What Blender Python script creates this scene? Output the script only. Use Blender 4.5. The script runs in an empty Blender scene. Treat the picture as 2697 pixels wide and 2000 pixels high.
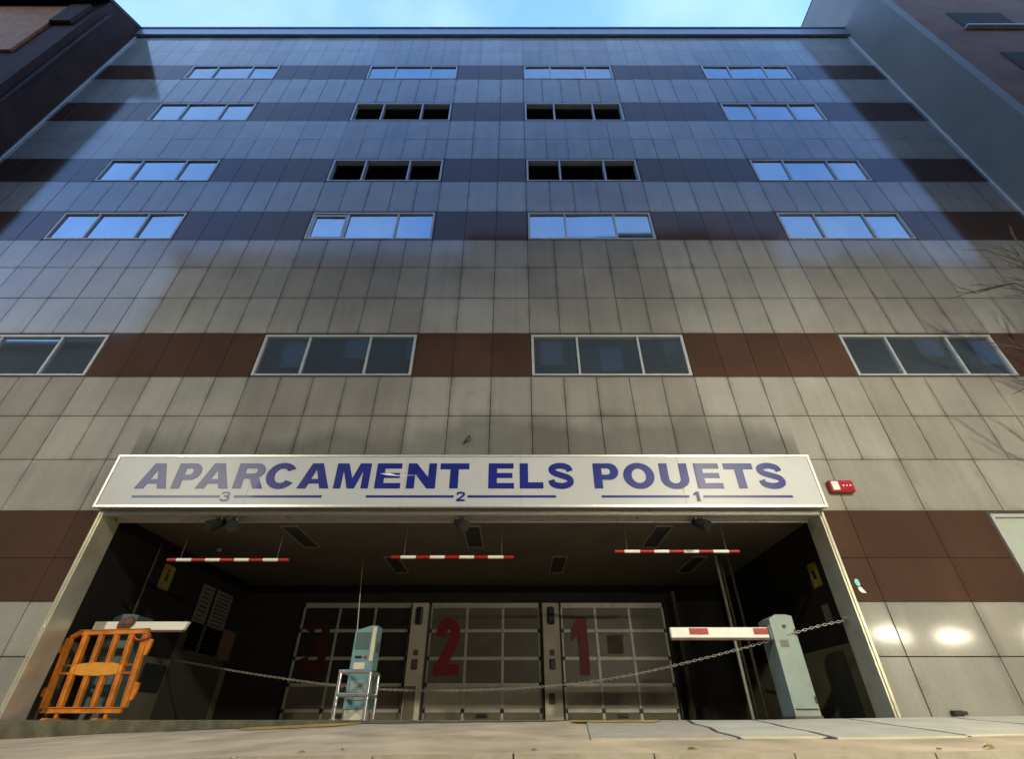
import bpy, bmesh, math, random
from mathutils import Vector, Matrix
random.seed(7)
R = math.radians
S = bpy.context.scene
COL = S.collection

# ------------------------------------------------------------------ camera
E = 0.60                      # eye height above the road; all z below are relative to the eye
cam = bpy.data.objects.new('camera', bpy.data.cameras.new('camera'))
COL.objects.link(cam)
cam.location = (0, 0, E)
cam.rotation_euler = (R(90 + 35.54), 0, 0)
cam.data.sensor_width = 36
cam.data.lens = 36 * 1058 / 2228
cam.data.shift_x = -3 / 2228
cam.data.clip_end = 2000
cam.data.clip_start = 0.05
S.camera = cam
S.render.resolution_x = 1024
S.render.resolution_y = 760

# ------------------------------------------------------------------ sky, sun, exposure
W = bpy.data.worlds.new('World'); S.world = W; W.use_nodes = True
nt = W.node_tree; nt.nodes.clear()
out = nt.nodes.new('ShaderNodeOutputWorld'); bg = nt.nodes.new('ShaderNodeBackground')
sky = nt.nodes.new('ShaderNodeTexSky'); sky.sky_type = 'NISHITA'; sky.sun_disc = False
SUN_EL, SUN_ROT = R(6.0), R(20)
sky.sun_elevation = SUN_EL; sky.sun_rotation = SUN_ROT
sky.ozone_density = 3.3; sky.air_density = 1.0; sky.dust_density = 0.6
tc = nt.nodes.new('ShaderNodeTexCoord')
nz = nt.nodes.new('ShaderNodeTexNoise'); nz.inputs['Scale'].default_value = 1.7; nz.inputs['Detail'].default_value = 5
nz.inputs['Roughness'].default_value = .55
rm = nt.nodes.new('ShaderNodeMapRange'); rm.inputs['From Min'].default_value = .36; rm.inputs['From Max'].default_value = .72
rm.inputs['To Min'].default_value = 0; rm.inputs['To Max'].default_value = .75
mx = nt.nodes.new('ShaderNodeMix'); mx.data_type = 'RGBA'
mx.inputs['B'].default_value = (.62, .96, 1.10, 1)
nt.links.new(tc.outputs['Generated'], nz.inputs['Vector'])
nt.links.new(nz.outputs['Fac'], rm.inputs['Value'])
nt.links.new(rm.outputs['Result'], mx.inputs['Factor'])
nt.links.new(sky.outputs['Color'], mx.inputs['A'])
gd = nt.nodes.new('ShaderNodeMix'); gd.data_type = 'RGBA'; gd.blend_type = 'MULTIPLY'; gd.inputs['Factor'].default_value = 1
gd.inputs['B'].default_value = (1.06, .93, 1.08, 1)
nt.links.new(mx.outputs['Result'], gd.inputs['A']); nt.links.new(gd.outputs['Result'], bg.inputs['Color'])
bg.inputs['Strength'].default_value = 0.15
nt.links.new(bg.outputs['Background'], out.inputs['Surface'])

sl = bpy.data.lights.new('sun', 'SUN'); sl.energy = 0.02; sl.angle = R(10); sl.color = (1, .85, .7)
so = bpy.data.objects.new('sun', sl); COL.objects.link(so)
so.rotation_euler = (Vector((-math.sin(SUN_ROT) * math.cos(SUN_EL), -math.cos(SUN_ROT) * math.cos(SUN_EL), -math.sin(SUN_EL)))).to_track_quat('-Z', 'Y').to_euler()
so.location = (0, 60, 60)
S.view_settings.view_transform = 'Standard'; S.view_settings.look = 'None'
S.view_settings.exposure = 3.36; S.view_settings.gamma = 1
S.view_settings.use_curve_mapping = False
LAMP_COL = (.97, .90, .66)
LAMP_W = 525

# ------------------------------------------------------------------ materials
def mat(name, col, rough=.6, metal=0, ior=1.45, var=.12, scale=6., bump=0., bscale=60., island=False, objrand=0., emit=0., col2=None, rvar=0., detail=4, spec=None, coat=0.):
    m = bpy.data.materials.new(name); m.use_nodes = True
    n = m.node_tree.nodes; l = m.node_tree.links
    b = n['Principled BSDF']
    g = n.new('ShaderNodeNewGeometry')
    no = n.new('ShaderNodeTexNoise'); no.inputs['Scale'].default_value = scale; no.inputs['Detail'].default_value = detail
    l.new(g.outputs['Position'], no.inputs['Vector'])
    c1 = tuple(max(0, c * (1 - var)) for c in col); c2 = col2 or tuple(c * (1 + var) for c in col)
    mr = n.new('ShaderNodeMapRange'); mr.inputs['From Min'].default_value = .3; mr.inputs['From Max'].default_value = .7
    l.new(no.outputs['Fac'], mr.inputs['Value'])
    mi = n.new('ShaderNodeMix'); mi.data_type = 'RGBA'
    mi.inputs['A'].default_value = (*c1, 1); mi.inputs['B'].default_value = (*c2, 1)
    l.new(mr.outputs['Result'], mi.inputs['Factor'])
    cs = mi.outputs['Result']
    if objrand:
        if island: rs = g.outputs['Random Per Island']
        else:
            oi = n.new('ShaderNodeObjectInfo'); rs = oi.outputs['Random']
        hv = n.new('ShaderNodeHueSaturation')
        m2 = n.new('ShaderNodeMapRange'); m2.inputs['To Min'].default_value = 1 - objrand; m2.inputs['To Max'].default_value = 1 + objrand
        l.new(rs, m2.inputs['Value']); l.new(m2.outputs['Result'], hv.inputs['Value'])
        l.new(cs, hv.inputs['Color']); cs = hv.outputs['Color']
    l.new(cs, b.inputs['Base Color'])
    b.inputs['Roughness'].default_value = rough; b.inputs['Metallic'].default_value = metal; b.inputs['IOR'].default_value = ior
    if coat: b.inputs['Coat Weight'].default_value = coat; b.inputs['Coat Roughness'].default_value = .08
    if spec is not None: b.inputs['Specular IOR Level'].default_value = spec
    if rvar:
        m3 = n.new('ShaderNodeMapRange'); m3.inputs['To Min'].default_value = rough - rvar; m3.inputs['To Max'].default_value = rough + rvar
        n3 = n.new('ShaderNodeTexNoise'); n3.inputs['Scale'].default_value = scale * .7; n3.inputs['Detail'].default_value = 6
        l.new(g.outputs['Position'], n3.inputs['Vector']); l.new(n3.outputs['Fac'], m3.inputs['Value']); l.new(m3.outputs['Result'], b.inputs['Roughness'])
    if bump:
        bn = n.new('ShaderNodeTexNoise'); bn.inputs['Scale'].default_value = bscale; bn.inputs['Detail'].default_value = 3
        l.new(g.outputs['Position'], bn.inputs['Vector'])
        bu = n.new('ShaderNodeBump'); bu.inputs['Strength'].default_value = bump; bu.inputs['Distance'].default_value = .02
        l.new(bn.outputs['Fac'], bu.inputs['Height']); l.new(bu.outputs['Normal'], b.inputs['Normal'])
    if emit:
        b.inputs['Emission Color'].default_value = (*col, 1); b.inputs['Emission Strength'].default_value = emit
    return m

def panel_mat(name, col, island, grey=True):
    """stone-composite cladding: speckle, soft blotches, rain dirt; polished, so it mirrors the street"""
    m = mat(name, col, rough=(.105 if grey else .10), ior=(1.40 if grey else 1.27), var=.12, scale=.9, objrand=.075, island=island, rvar=.02, bump=.006, bscale=2.2)
    n = m.node_tree.nodes; l = m.node_tree.links; b = n['Principled BSDF']
    src = b.inputs['Base Color'].links[0].from_socket
    g = n.new('ShaderNodeNewGeometry'); sx = n.new('ShaderNodeSeparateXYZ'); l.new(g.outputs['Position'], sx.inputs[0])
    # fine speckle
    sp = n.new('ShaderNodeTexNoise'); sp.inputs['Scale'].default_value = 55; sp.inputs['Detail'].default_value = 3
    l.new(g.outputs['Position'], sp.inputs['Vector'])
    ms = n.new('ShaderNodeMapRange'); ms.inputs['From Min'].default_value = .3; ms.inputs['From Max'].default_value = .7
    ms.inputs['To Min'].default_value = .86; ms.inputs['To Max'].default_value = 1.12
    l.new(sp.outputs['Fac'], ms.inputs['Value'])
    # vertical rain streaks (stretched noise)
    mp = n.new('ShaderNodeMapping'); mp.inputs['Scale'].default_value = (5.0, 5.0, .22); l.new(g.outputs['Position'], mp.inputs['Vector'])
    st = n.new('ShaderNodeTexNoise'); st.inputs['Scale'].default_value = 1; st.inputs['Detail'].default_value = 4; l.new(mp.outputs[0], st.inputs['Vector'])
    m4 = n.new('ShaderNodeMapRange'); m4.inputs['From Min'].default_value = .42; m4.inputs['From Max'].default_value = .72
    m4.inputs['To Min'].default_value = 1.0; m4.inputs['To Max'].default_value = .90; l.new(st.outputs['Fac'], m4.inputs['Value'])
    mu = n.new('ShaderNodeMath'); mu.operation = 'MULTIPLY'; l.new(ms.outputs[0], mu.inputs[0]); l.new(m4.outputs[0], mu.inputs[1])
    last = mu.outputs[0]
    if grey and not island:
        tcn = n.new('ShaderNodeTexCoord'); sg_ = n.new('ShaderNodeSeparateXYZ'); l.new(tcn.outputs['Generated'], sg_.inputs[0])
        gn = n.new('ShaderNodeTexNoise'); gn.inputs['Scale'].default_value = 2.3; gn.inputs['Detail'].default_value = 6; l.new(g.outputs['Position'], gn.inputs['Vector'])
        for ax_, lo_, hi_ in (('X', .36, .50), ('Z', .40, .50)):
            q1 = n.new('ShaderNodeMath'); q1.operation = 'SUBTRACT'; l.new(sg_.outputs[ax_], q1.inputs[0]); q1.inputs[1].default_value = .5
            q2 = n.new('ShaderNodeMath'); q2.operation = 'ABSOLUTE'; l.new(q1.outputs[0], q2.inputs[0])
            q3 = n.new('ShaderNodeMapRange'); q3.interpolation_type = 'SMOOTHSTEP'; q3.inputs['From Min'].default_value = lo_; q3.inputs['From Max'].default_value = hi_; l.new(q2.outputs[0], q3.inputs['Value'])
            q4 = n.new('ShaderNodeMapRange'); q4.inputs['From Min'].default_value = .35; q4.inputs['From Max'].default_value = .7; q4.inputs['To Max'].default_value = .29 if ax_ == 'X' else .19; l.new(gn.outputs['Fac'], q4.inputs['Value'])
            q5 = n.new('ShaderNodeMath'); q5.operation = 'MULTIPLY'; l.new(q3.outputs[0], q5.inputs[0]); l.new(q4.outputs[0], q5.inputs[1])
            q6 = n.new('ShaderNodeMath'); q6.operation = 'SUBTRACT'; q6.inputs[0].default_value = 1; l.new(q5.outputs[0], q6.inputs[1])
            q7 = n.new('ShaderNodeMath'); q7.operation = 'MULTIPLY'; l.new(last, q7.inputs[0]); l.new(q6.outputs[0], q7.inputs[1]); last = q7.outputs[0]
    if grey:
        # darker ragged heaps just above the sign, across its width
        zn = n.new('ShaderNodeTexNoise'); zn.inputs['Scale'].default_value = .55; zn.inputs['Detail'].default_value = 3; l.new(g.outputs['Position'], zn.inputs['Vector'])
        h = n.new('ShaderNodeMath'); h.operation = 'MULTIPLY_ADD'; l.new(zn.outputs['Fac'], h.inputs[0]); h.inputs[1].default_value = 2.6; h.inputs[2].default_value = 3.42 + E
        df = n.new('ShaderNodeMath'); df.operation = 'SUBTRACT'; l.new(h.outputs[0], df.inputs[0]); l.new(sx.outputs['Z'], df.inputs[1])
        m5 = n.new('ShaderNodeMapRange'); m5.inputs['From Min'].default_value = -.05; m5.inputs['From Max'].default_value = .45; m5.inputs['To Min'].default_value = 1; m5.inputs['To Max'].default_value = .62
        l.new(df.outputs[0], m5.inputs['Value'])
        gt = n.new('ShaderNodeMath'); gt.operation = 'GREATER_THAN'; l.new(sx.outputs['Z'], gt.inputs[0]); gt.inputs[1].default_value = 3.92 + E
        ax = n.new('ShaderNodeMath'); ax.operation = 'ABSOLUTE'; sb = n.new('ShaderNodeMath'); sb.operation = 'ADD'; sb.inputs[1].default_value = .88
        l.new(sx.outputs['X'], sb.inputs[0]); l.new(sb.outputs[0], ax.inputs[0])
        lt = n.new('ShaderNodeMath'); lt.operation = 'LESS_THAN'; l.new(ax.outputs[0], lt.inputs[0]); lt.inputs[1].default_value = 6.1
        an = n.new('ShaderNodeMath'); an.operation = 'MULTIPLY'; l.new(gt.outputs[0], an.inputs[0]); l.new(lt.outputs[0], an.inputs[1])
        mf = n.new('ShaderNodeMix'); mf.data_type = 'FLOAT'; l.new(an.outputs[0], mf.inputs['Factor']); mf.inputs['A'].default_value = 1; l.new(m5.outputs[0], mf.inputs['B'])
        m6 = n.new('ShaderNodeMath'); m6.operation = 'MULTIPLY'; l.new(last, m6.inputs[0]); l.new(mf.outputs['Result'], m6.inputs[1]); last = m6.outputs[0]
    if grey:
        # ghost ring left by a removed round plate above the sign
        vd = n.new('ShaderNodeVectorMath'); vd.operation = 'DISTANCE'; vd.inputs[1].default_value = (-.62, 8.0, 5.05 + E); l.new(g.outputs['Position'], vd.inputs[0])
        rn = n.new('ShaderNodeMath'); rn.operation = 'SUBTRACT'; l.new(vd.outputs['Value'], rn.inputs[0]); rn.inputs[1].default_value = .40
        ra = n.new('ShaderNodeMath'); ra.operation = 'ABSOLUTE'; l.new(rn.outputs[0], ra.inputs[0])
        rr_ = n.new('ShaderNodeMapRange'); rr_.inputs['From Min'].default_value = .01; rr_.inputs['From Max'].default_value = .07; rr_.inputs['To Min'].default_value = .93; rr_.inputs['To Max'].default_value = 1; l.new(ra.outputs[0], rr_.inputs['Value'])
        r2 = n.new('ShaderNodeMath'); r2.operation = 'MULTIPLY'; l.new(last, r2.inputs[0]); l.new(rr_.outputs[0], r2.inputs[1]); last = r2.outputs[0]
    hv = n.new('ShaderNodeHueSaturation'); l.new(src, hv.inputs['Color']); l.new(last, hv.inputs['Value'])
    l.new(hv.outputs['Color'], b.inputs['Base Color'])
    return m

M = {}
GREY = (.285, .272, .24); GREY_BAY = (.245, .23, .20); BROWN = (.068, .038, .027)
M['grey'] = panel_mat('grey_cladding', GREY, False); M['grey_stuff'] = panel_mat('grey_cladding_far', GREY, True)
M['grey_bay'] = panel_mat('grey_cladding_bay', GREY_BAY, False); M['grey_bay_stuff'] = panel_mat('grey_cladding_bay_far', GREY_BAY, True)  # slightly darker grey for the window bay columns
M['brown'] = panel_mat('brown_cladding', BROWN, False, grey=False)
M['joint'] = mat('joint_dark', (.055, .05, .045), .9)
M['alu'] = mat('brushed_aluminium', (.62, .62, .6), .42, .55, var=.08, scale=14)
M['frame'] = mat('window_frame_white', (.40, .40, .385), .4, .2, var=.1, scale=9)
M['glass'] = mat('solar_glass', (.235, .29, .325), .04, .85, var=.10, scale=.8, bump=.05, bscale=.9)
M['frosted'] = mat('frosted_glass', (.34, .38, .34), .28, 0, ior=1.6, var=.08, scale=2)
M['parapet'] = mat('parapet_metal', (.22, .24, .27), .35, .4, var=.1)
M['dark_in'] = mat('dark_interior', (.045, .038, .032), .9)
M['jamb'] = mat('jamb_lining', (.58, .55, .42), .30, .5, var=.14, scale=3, rvar=.06)
M['soffit'] = mat('soffit_panel', (.40, .33, .25), .5, var=.15, scale=3)
M['ceil'] = mat('garage_ceiling', (.17, .135, .095), .7, var=.14, scale=1.2)
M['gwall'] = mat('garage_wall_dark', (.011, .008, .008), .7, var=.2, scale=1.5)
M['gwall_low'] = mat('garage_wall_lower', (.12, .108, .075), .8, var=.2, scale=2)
M['gfloor'] = mat('garage_floor', (.13, .12, .10), .8, var=.2, scale=2)
M['door_frame'] = mat('door_aluminium', (.42, .40, .36), .42, .35, var=.12)
M['door_pane'] = mat('door_pane_grey', (.115, .10, .082), .35, var=.12, scale=3, objrand=.08)
M['door_pane_shade'] = mat('door_pane_shaded', (.018, .014, .013), .4, var=.2, scale=3, objrand=.1)  # darker pane copy; shade on the leftmost door put into the colour
M['door_low'] = mat('door_panel_cream', (.38, .34, .26), .45, var=.1, scale=3, objrand=.06)
M['red_paint'] = mat('red_number_paint', (.19, .004, .010), .5, var=.15, scale=9)
M['red_paint_shade'] = mat('red_number_paint_shaded', (.045, .002, .006), .6, var=.2, scale=9)  # darker red copy; dim light on the leftmost door numeral painted in
M['pillar'] = mat('pillar_cream', (.52, .48, .39), .6, var=.1, scale=3)
M['black'] = mat('black_plastic', (.016, .018, .018), .35)
M['chrome'] = mat('stainless_tube', (.70, .68, .64), .22, .9, var=.06)
M['teal'] = mat('ticket_machine_teal', (.15, .275, .30), .45, var=.1, scale=5)
M['teal_pale'] = mat('cabinet_pale_teal', (.25, .31, .28), .5, var=.12, scale=4)
M['teal_dark'] = mat('cabinet_dark_teal', (.07, .12, .13), .5, var=.12, scale=4)
M['cream'] = mat('cream_paint', (.60, .56, .44), .5, var=.1)
M['white'] = mat('white_reflective', (.82, .80, .74), .35, var=.05)
M['red'] = mat('red_reflective', (.36, .012, .012), .4, var=.1)
M['orange'] = mat('orange_polyethylene', (.58, .185, .014), .55, var=.28, scale=7, bump=.1, bscale=40)
M['orange_lt'] = mat('orange_plate', (.70, .29, .025), .5, var=.08, scale=8)
M['yellow'] = mat('yellow_notice', (.26, .20, .04), .6)
M['board'] = mat('price_board', (.15, .14, .13), .5, var=.1)
M['wood'] = mat('brown_soffit_wood', (.30, .12, .04), .6, spec=.2, var=.2, scale=4)
M['left_wall'] = mat('left_dark_render', (.058, .035, .031), .8, spec=.12, var=.2, scale=1.5)
M['right_wall'] = mat('right_grey_render', (.18, .178, .16), .6, spec=.3, var=.1, scale=.7)
M['right_front'] = mat('right_brown_render', (.235, .135, .095), .8, spec=.15, var=.15, scale=1.2)
M['roof'] = mat('roof_tile', (.05, .035, .035), .8)
M['stone'] = mat('opposite_render', (.032, .029, .027), .8, var=.12, scale=.6)
M['stone2'] = mat('opposite_render_ochre', (.08, .065, .045), .8, var=.12, scale=.6)
M['win_dark'] = mat('far_window_glass', (.03, .035, .04), .1)
M['asphalt'] = mat('asphalt', (.055, .053, .05), .85, var=.2, scale=9, bump=.3, bscale=120)
M['pave'] = mat('pavement_concrete', (.50, .385, .24), .8, var=.3, scale=1.6, bump=.15, bscale=50, detail=8)
M['slab'] = mat('pale_concrete_slab', (.54, .50, .37), .75, var=.12, scale=2.2, objrand=.06, bump=.12, bscale=40, detail=8)
M['crack'] = mat('slab_joint_dirt', (.06, .052, .035), .95, var=.3, scale=10)
M['moss_shade'] = mat('mossy_dirt_and_shade', (.11, .10, .06), .95, var=.4, scale=5)
M['yel_line'] = mat('worn_yellow_paint', (.45, .30, .06), .8, var=.3, scale=5)
M['kerb'] = mat('kerb_granite', (.44, .375, .28), .75, var=.15, scale=7, bump=.15, bscale=60)
M['sign_face'] = mat('sign_sheet', (.49, .495, .49), .38, 0, spec=.25, var=.04, scale=1.2, objrand=.03)
M['sign_box'] = mat('sign_box_dark', (.16, .14, .11), .5)
M['pole'] = mat('lamp_pole_grey', (.12, .13, .13), .5, .5)
M['lens'] = mat('lamp_lens', LAMP_COL, .3, emit=1.2)
M['tube'] = mat('lit_tube', (1, .91, .66), .3, emit=60)
M['bark'] = mat('bark', (.07, .055, .04), .9, var=.3, scale=14)
M['leaf_dry'] = mat('dry_leaf', (.46, .36, .16), .8, objrand=.3)
M['chain'] = mat('galvanised_chain', (.42, .41, .38), .4, .7)
M['paper'] = mat('sticker_paper', (.75, .8, .8), .6)
M['cyan'] = mat('sticker_cyan', (.25, .6, .62), .6)
M['siren_red'] = mat('siren_red', (.34, .01, .02), .3, coat=.4)
M['siren_white'] = mat('siren_white', (.85, .8, .7), .4)
M['cable'] = mat('pale_cable', (.55, .53, .48), .5)
M['rust'] = mat('rusty_wrap', (.13, .07, .055), .8, var=.3, scale=12)

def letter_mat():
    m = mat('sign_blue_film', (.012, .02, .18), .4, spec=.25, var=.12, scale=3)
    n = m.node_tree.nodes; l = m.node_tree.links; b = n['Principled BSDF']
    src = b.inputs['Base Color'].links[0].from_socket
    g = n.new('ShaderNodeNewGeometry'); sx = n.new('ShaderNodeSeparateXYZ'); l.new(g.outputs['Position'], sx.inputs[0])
    # pale lamp reflections painted into the film at the left end and round U, E
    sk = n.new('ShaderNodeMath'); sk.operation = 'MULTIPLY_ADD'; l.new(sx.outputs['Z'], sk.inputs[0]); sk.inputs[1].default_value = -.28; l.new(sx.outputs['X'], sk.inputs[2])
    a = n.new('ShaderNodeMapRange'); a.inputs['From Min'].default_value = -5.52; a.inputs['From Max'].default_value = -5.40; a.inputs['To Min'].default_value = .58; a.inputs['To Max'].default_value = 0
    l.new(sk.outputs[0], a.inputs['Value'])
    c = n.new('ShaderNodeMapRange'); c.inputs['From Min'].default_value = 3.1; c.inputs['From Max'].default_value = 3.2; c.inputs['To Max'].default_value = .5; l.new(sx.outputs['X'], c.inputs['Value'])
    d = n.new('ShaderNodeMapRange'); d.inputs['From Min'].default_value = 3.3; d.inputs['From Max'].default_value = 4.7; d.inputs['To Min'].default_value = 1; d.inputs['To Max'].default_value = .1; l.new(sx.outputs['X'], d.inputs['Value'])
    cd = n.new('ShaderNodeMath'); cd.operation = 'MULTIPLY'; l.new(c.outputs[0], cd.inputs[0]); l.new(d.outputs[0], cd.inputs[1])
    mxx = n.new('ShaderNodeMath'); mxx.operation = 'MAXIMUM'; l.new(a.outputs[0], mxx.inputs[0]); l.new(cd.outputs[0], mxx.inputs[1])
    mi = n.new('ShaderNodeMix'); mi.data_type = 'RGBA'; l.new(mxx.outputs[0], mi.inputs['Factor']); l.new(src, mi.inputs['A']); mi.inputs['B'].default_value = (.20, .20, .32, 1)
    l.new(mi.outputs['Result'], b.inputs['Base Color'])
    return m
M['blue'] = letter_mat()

# ------------------------------------------------------------------ helpers
def tag(o, label=None, cat=None, group=None, kind=None):
    if label: o['label'] = label
    if cat: o['category'] = cat
    if group: o['group'] = group
    if kind: o['kind'] = kind
    return o
def wloc(o):
    v = Vector((0, 0, 0))
    while o is not None:
        v += o.location; o = o.parent
    return v
def empty(name, loc, label=None, cat=None, group=None):
    o = bpy.data.objects.new(name, None); o.empty_display_size = .2
    o.location = (loc[0], loc[1], loc[2] + E); COL.objects.link(o)
    return tag(o, label, cat, group)
class MB:
    def __init__(s): s.v = []; s.f = []; s.sm = []
    def add(s, vs, fs, smooth=False):
        n = len(s.v); s.v += [tuple(v) for v in vs]; s.f += [tuple(i + n for i in f) for f in fs]; s.sm += [smooth] * len(fs); return s
    def box(s, x0, x1, y0, y1, z0, z1):
        return s.add([(x0, y0, z0), (x1, y0, z0), (x1, y1, z0), (x0, y1, z0), (x0, y0, z1), (x1, y0, z1), (x1, y1, z1), (x0, y1, z1)],
                     [(0, 3, 2, 1), (4, 5, 6, 7), (0, 1, 5, 4), (1, 2, 6, 5), (2, 3, 7, 6), (3, 0, 4, 7)])
    def bbox(s, x0, x1, y0, y1, z0, z1, r=.01):
        """box with chamfered edges"""
        bm = bmesh.new(); bmesh.ops.create_cube(bm, size=1)
        for v in bm.verts: v.co = Vector(((x0 + x1) / 2 + v.co.x * (x1 - x0), (y0 + y1) / 2 + v.co.y * (y1 - y0), (z0 + z1) / 2 + v.co.z * (z1 - z0)))
        bmesh.ops.bevel(bm, geom=list(bm.edges), offset=r, segments=2, profile=.5, affect='EDGES')
        bm.verts.index_update()
        s.add([v.co[:] for v in bm.verts], [[v.index for v in f.verts] for f in bm.faces]); bm.free(); return s
    def tube(s, pts, r, seg=8, caps=True, radii=None):
        pts = [Vector(p) for p in pts]; n = len(pts); rings = []
        up = Vector((0, 0, 1)); prev = None
        for i, p in enumerate(pts):
            t = (pts[min(i + 1, n - 1)] - pts[max(i - 1, 0)]).normalized()
            if prev is None:
                a = t.cross(up if abs(t.z) < .95 else Vector((1, 0, 0))).normalized()
            else:
                a = (prev - t * prev.dot(t)).normalized()
            prev = a; b = t.cross(a); rr = radii[i] if radii else r
            rings.append([p + (a * math.cos(2 * math.pi * k / seg) + b * math.sin(2 * math.pi * k / seg)) * rr for k in range(seg)])
        vs = [v for q in rings for v in q]; fs = []
        for i in range(n - 1):
            for k in range(seg): fs.append((i * seg + k, i * seg + (k + 1) % seg, (i + 1) * seg + (k + 1) % seg, (i + 1) * seg + k))
        s.add(vs, fs, True)
        if caps:
            s.add(rings[0], [tuple(range(seg))[::-1]]); s.add(rings[-1], [tuple(range(seg))])
        return s
    def prism_y(s, poly, y0, y1):
        """poly in (x,z), extruded y0..y1"""
        n = len(poly)
        vs = [(x, y0, z) for x, z in poly] + [(x, y1, z) for x, z in poly]
        fs = [tuple(range(n)), tuple(range(2 * n - 1, n - 1, -1))] + [(i, i + n, (i + 1) % n + n, (i + 1) % n) for i in range(n)]
        return s.add(vs, fs)
    def prism_x(s, poly, x0, x1):
        n = len(poly)
        vs = [(x0, y, z) for y, z in poly] + [(x1, y, z) for y, z in poly]
        fs = [tuple(range(n)), tuple(range(2 * n - 1, n - 1, -1))] + [(i, i + n, (i + 1) % n + n, (i + 1) % n) for i in range(n)]
        return s.add(vs, fs)
    def mesh(s, name, m, off=(0, 0, 0)):
        me = bpy.data.meshes.new(name)
        me.from_pydata([(x - off[0], y - off[1], z + E - off[2]) for x, y, z in s.v], [], s.f)
        me.polygons.foreach_set('use_smooth', s.sm)
        bm = bmesh.new(); bm.from_mesh(me); bmesh.ops.recalc_face_normals(bm, faces=list(bm.faces)); bm.to_mesh(me); bm.free()
        me.materials.append(M[m] if isinstance(m, str) else m); me.update()
        return me
    def build(s, name, m, parent=None, label=None, cat=None, group=None, kind=None, origin=None):
        off = wloc(parent) if parent else Vector((0, 0, 0))
        if origin is not None: off = Vector((origin[0], origin[1], origin[2] + E))
        o = bpy.data.objects.new(name, s.mesh(name, m, off)); COL.objects.link(o)
        if parent:
            o.parent = parent
            if origin is not None: o.location = off - wloc(parent)
        elif origin is not None: o.location = off
        return tag(o, label, cat, group, kind)
def box(*a): return MB().box(*a)
def bbox(*a, **k): return MB().bbox(*a, **k)

F, PX0, CX, CY = 1058., 1117., 1114., 826.
CP, SP = math.cos(R(35.54)), math.sin(R(35.54))
def proj(x, d, z):
    zc = d * CP + z * SP
    return PX0 + F * x / zc, CY - F * (-d * SP + z * CP) / zc
def zr(y):                                    # pixel row -> height / distance
    u = (CY - y) / F; return (u * CP + SP) / (CP - u * SP)
def xat(px, d, z): return (px - PX0) / F * (d * CP + z * SP)

# ------------------------------------------------------------------ letters
def arc(cx, cz, rx, rz, a0, a1, n=18):
    return [(cx + rx * math.cos(R(a0 + (a1 - a0) * i / n)), cz + rz * math.sin(R(a0 + (a1 - a0) * i / n))) for i in range(n + 1)]
def stroke(pts, w, n=6):
    P = [Vector(p) for p in pts]; Q = []
    for i in range(len(P) - 1):
        p0 = P[max(i - 1, 0)]; p1 = P[i]; p2 = P[i + 1]; p3 = P[min(i + 2, len(P) - 1)]
        for k in range(n):
            t = k / n; Q.append(.5 * ((2 * p1) + (p2 - p0) * t + (2 * p0 - 5 * p1 + 4 * p2 - p3) * t * t + (3 * p1 - p0 - 3 * p2 + p3) * t ** 3))
    Q.append(P[-1]); A = []; B = []
    for i, q in enumerate(Q):
        t = (Q[min(i + 1, len(Q) - 1)] - Q[max(i - 1, 0)]).normalized(); nn = Vector((-t.y, t.x)) * w / 2
        A.append(tuple(q + nn)); B.append(tuple(q - nn))
    return A + B[::-1]
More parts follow.
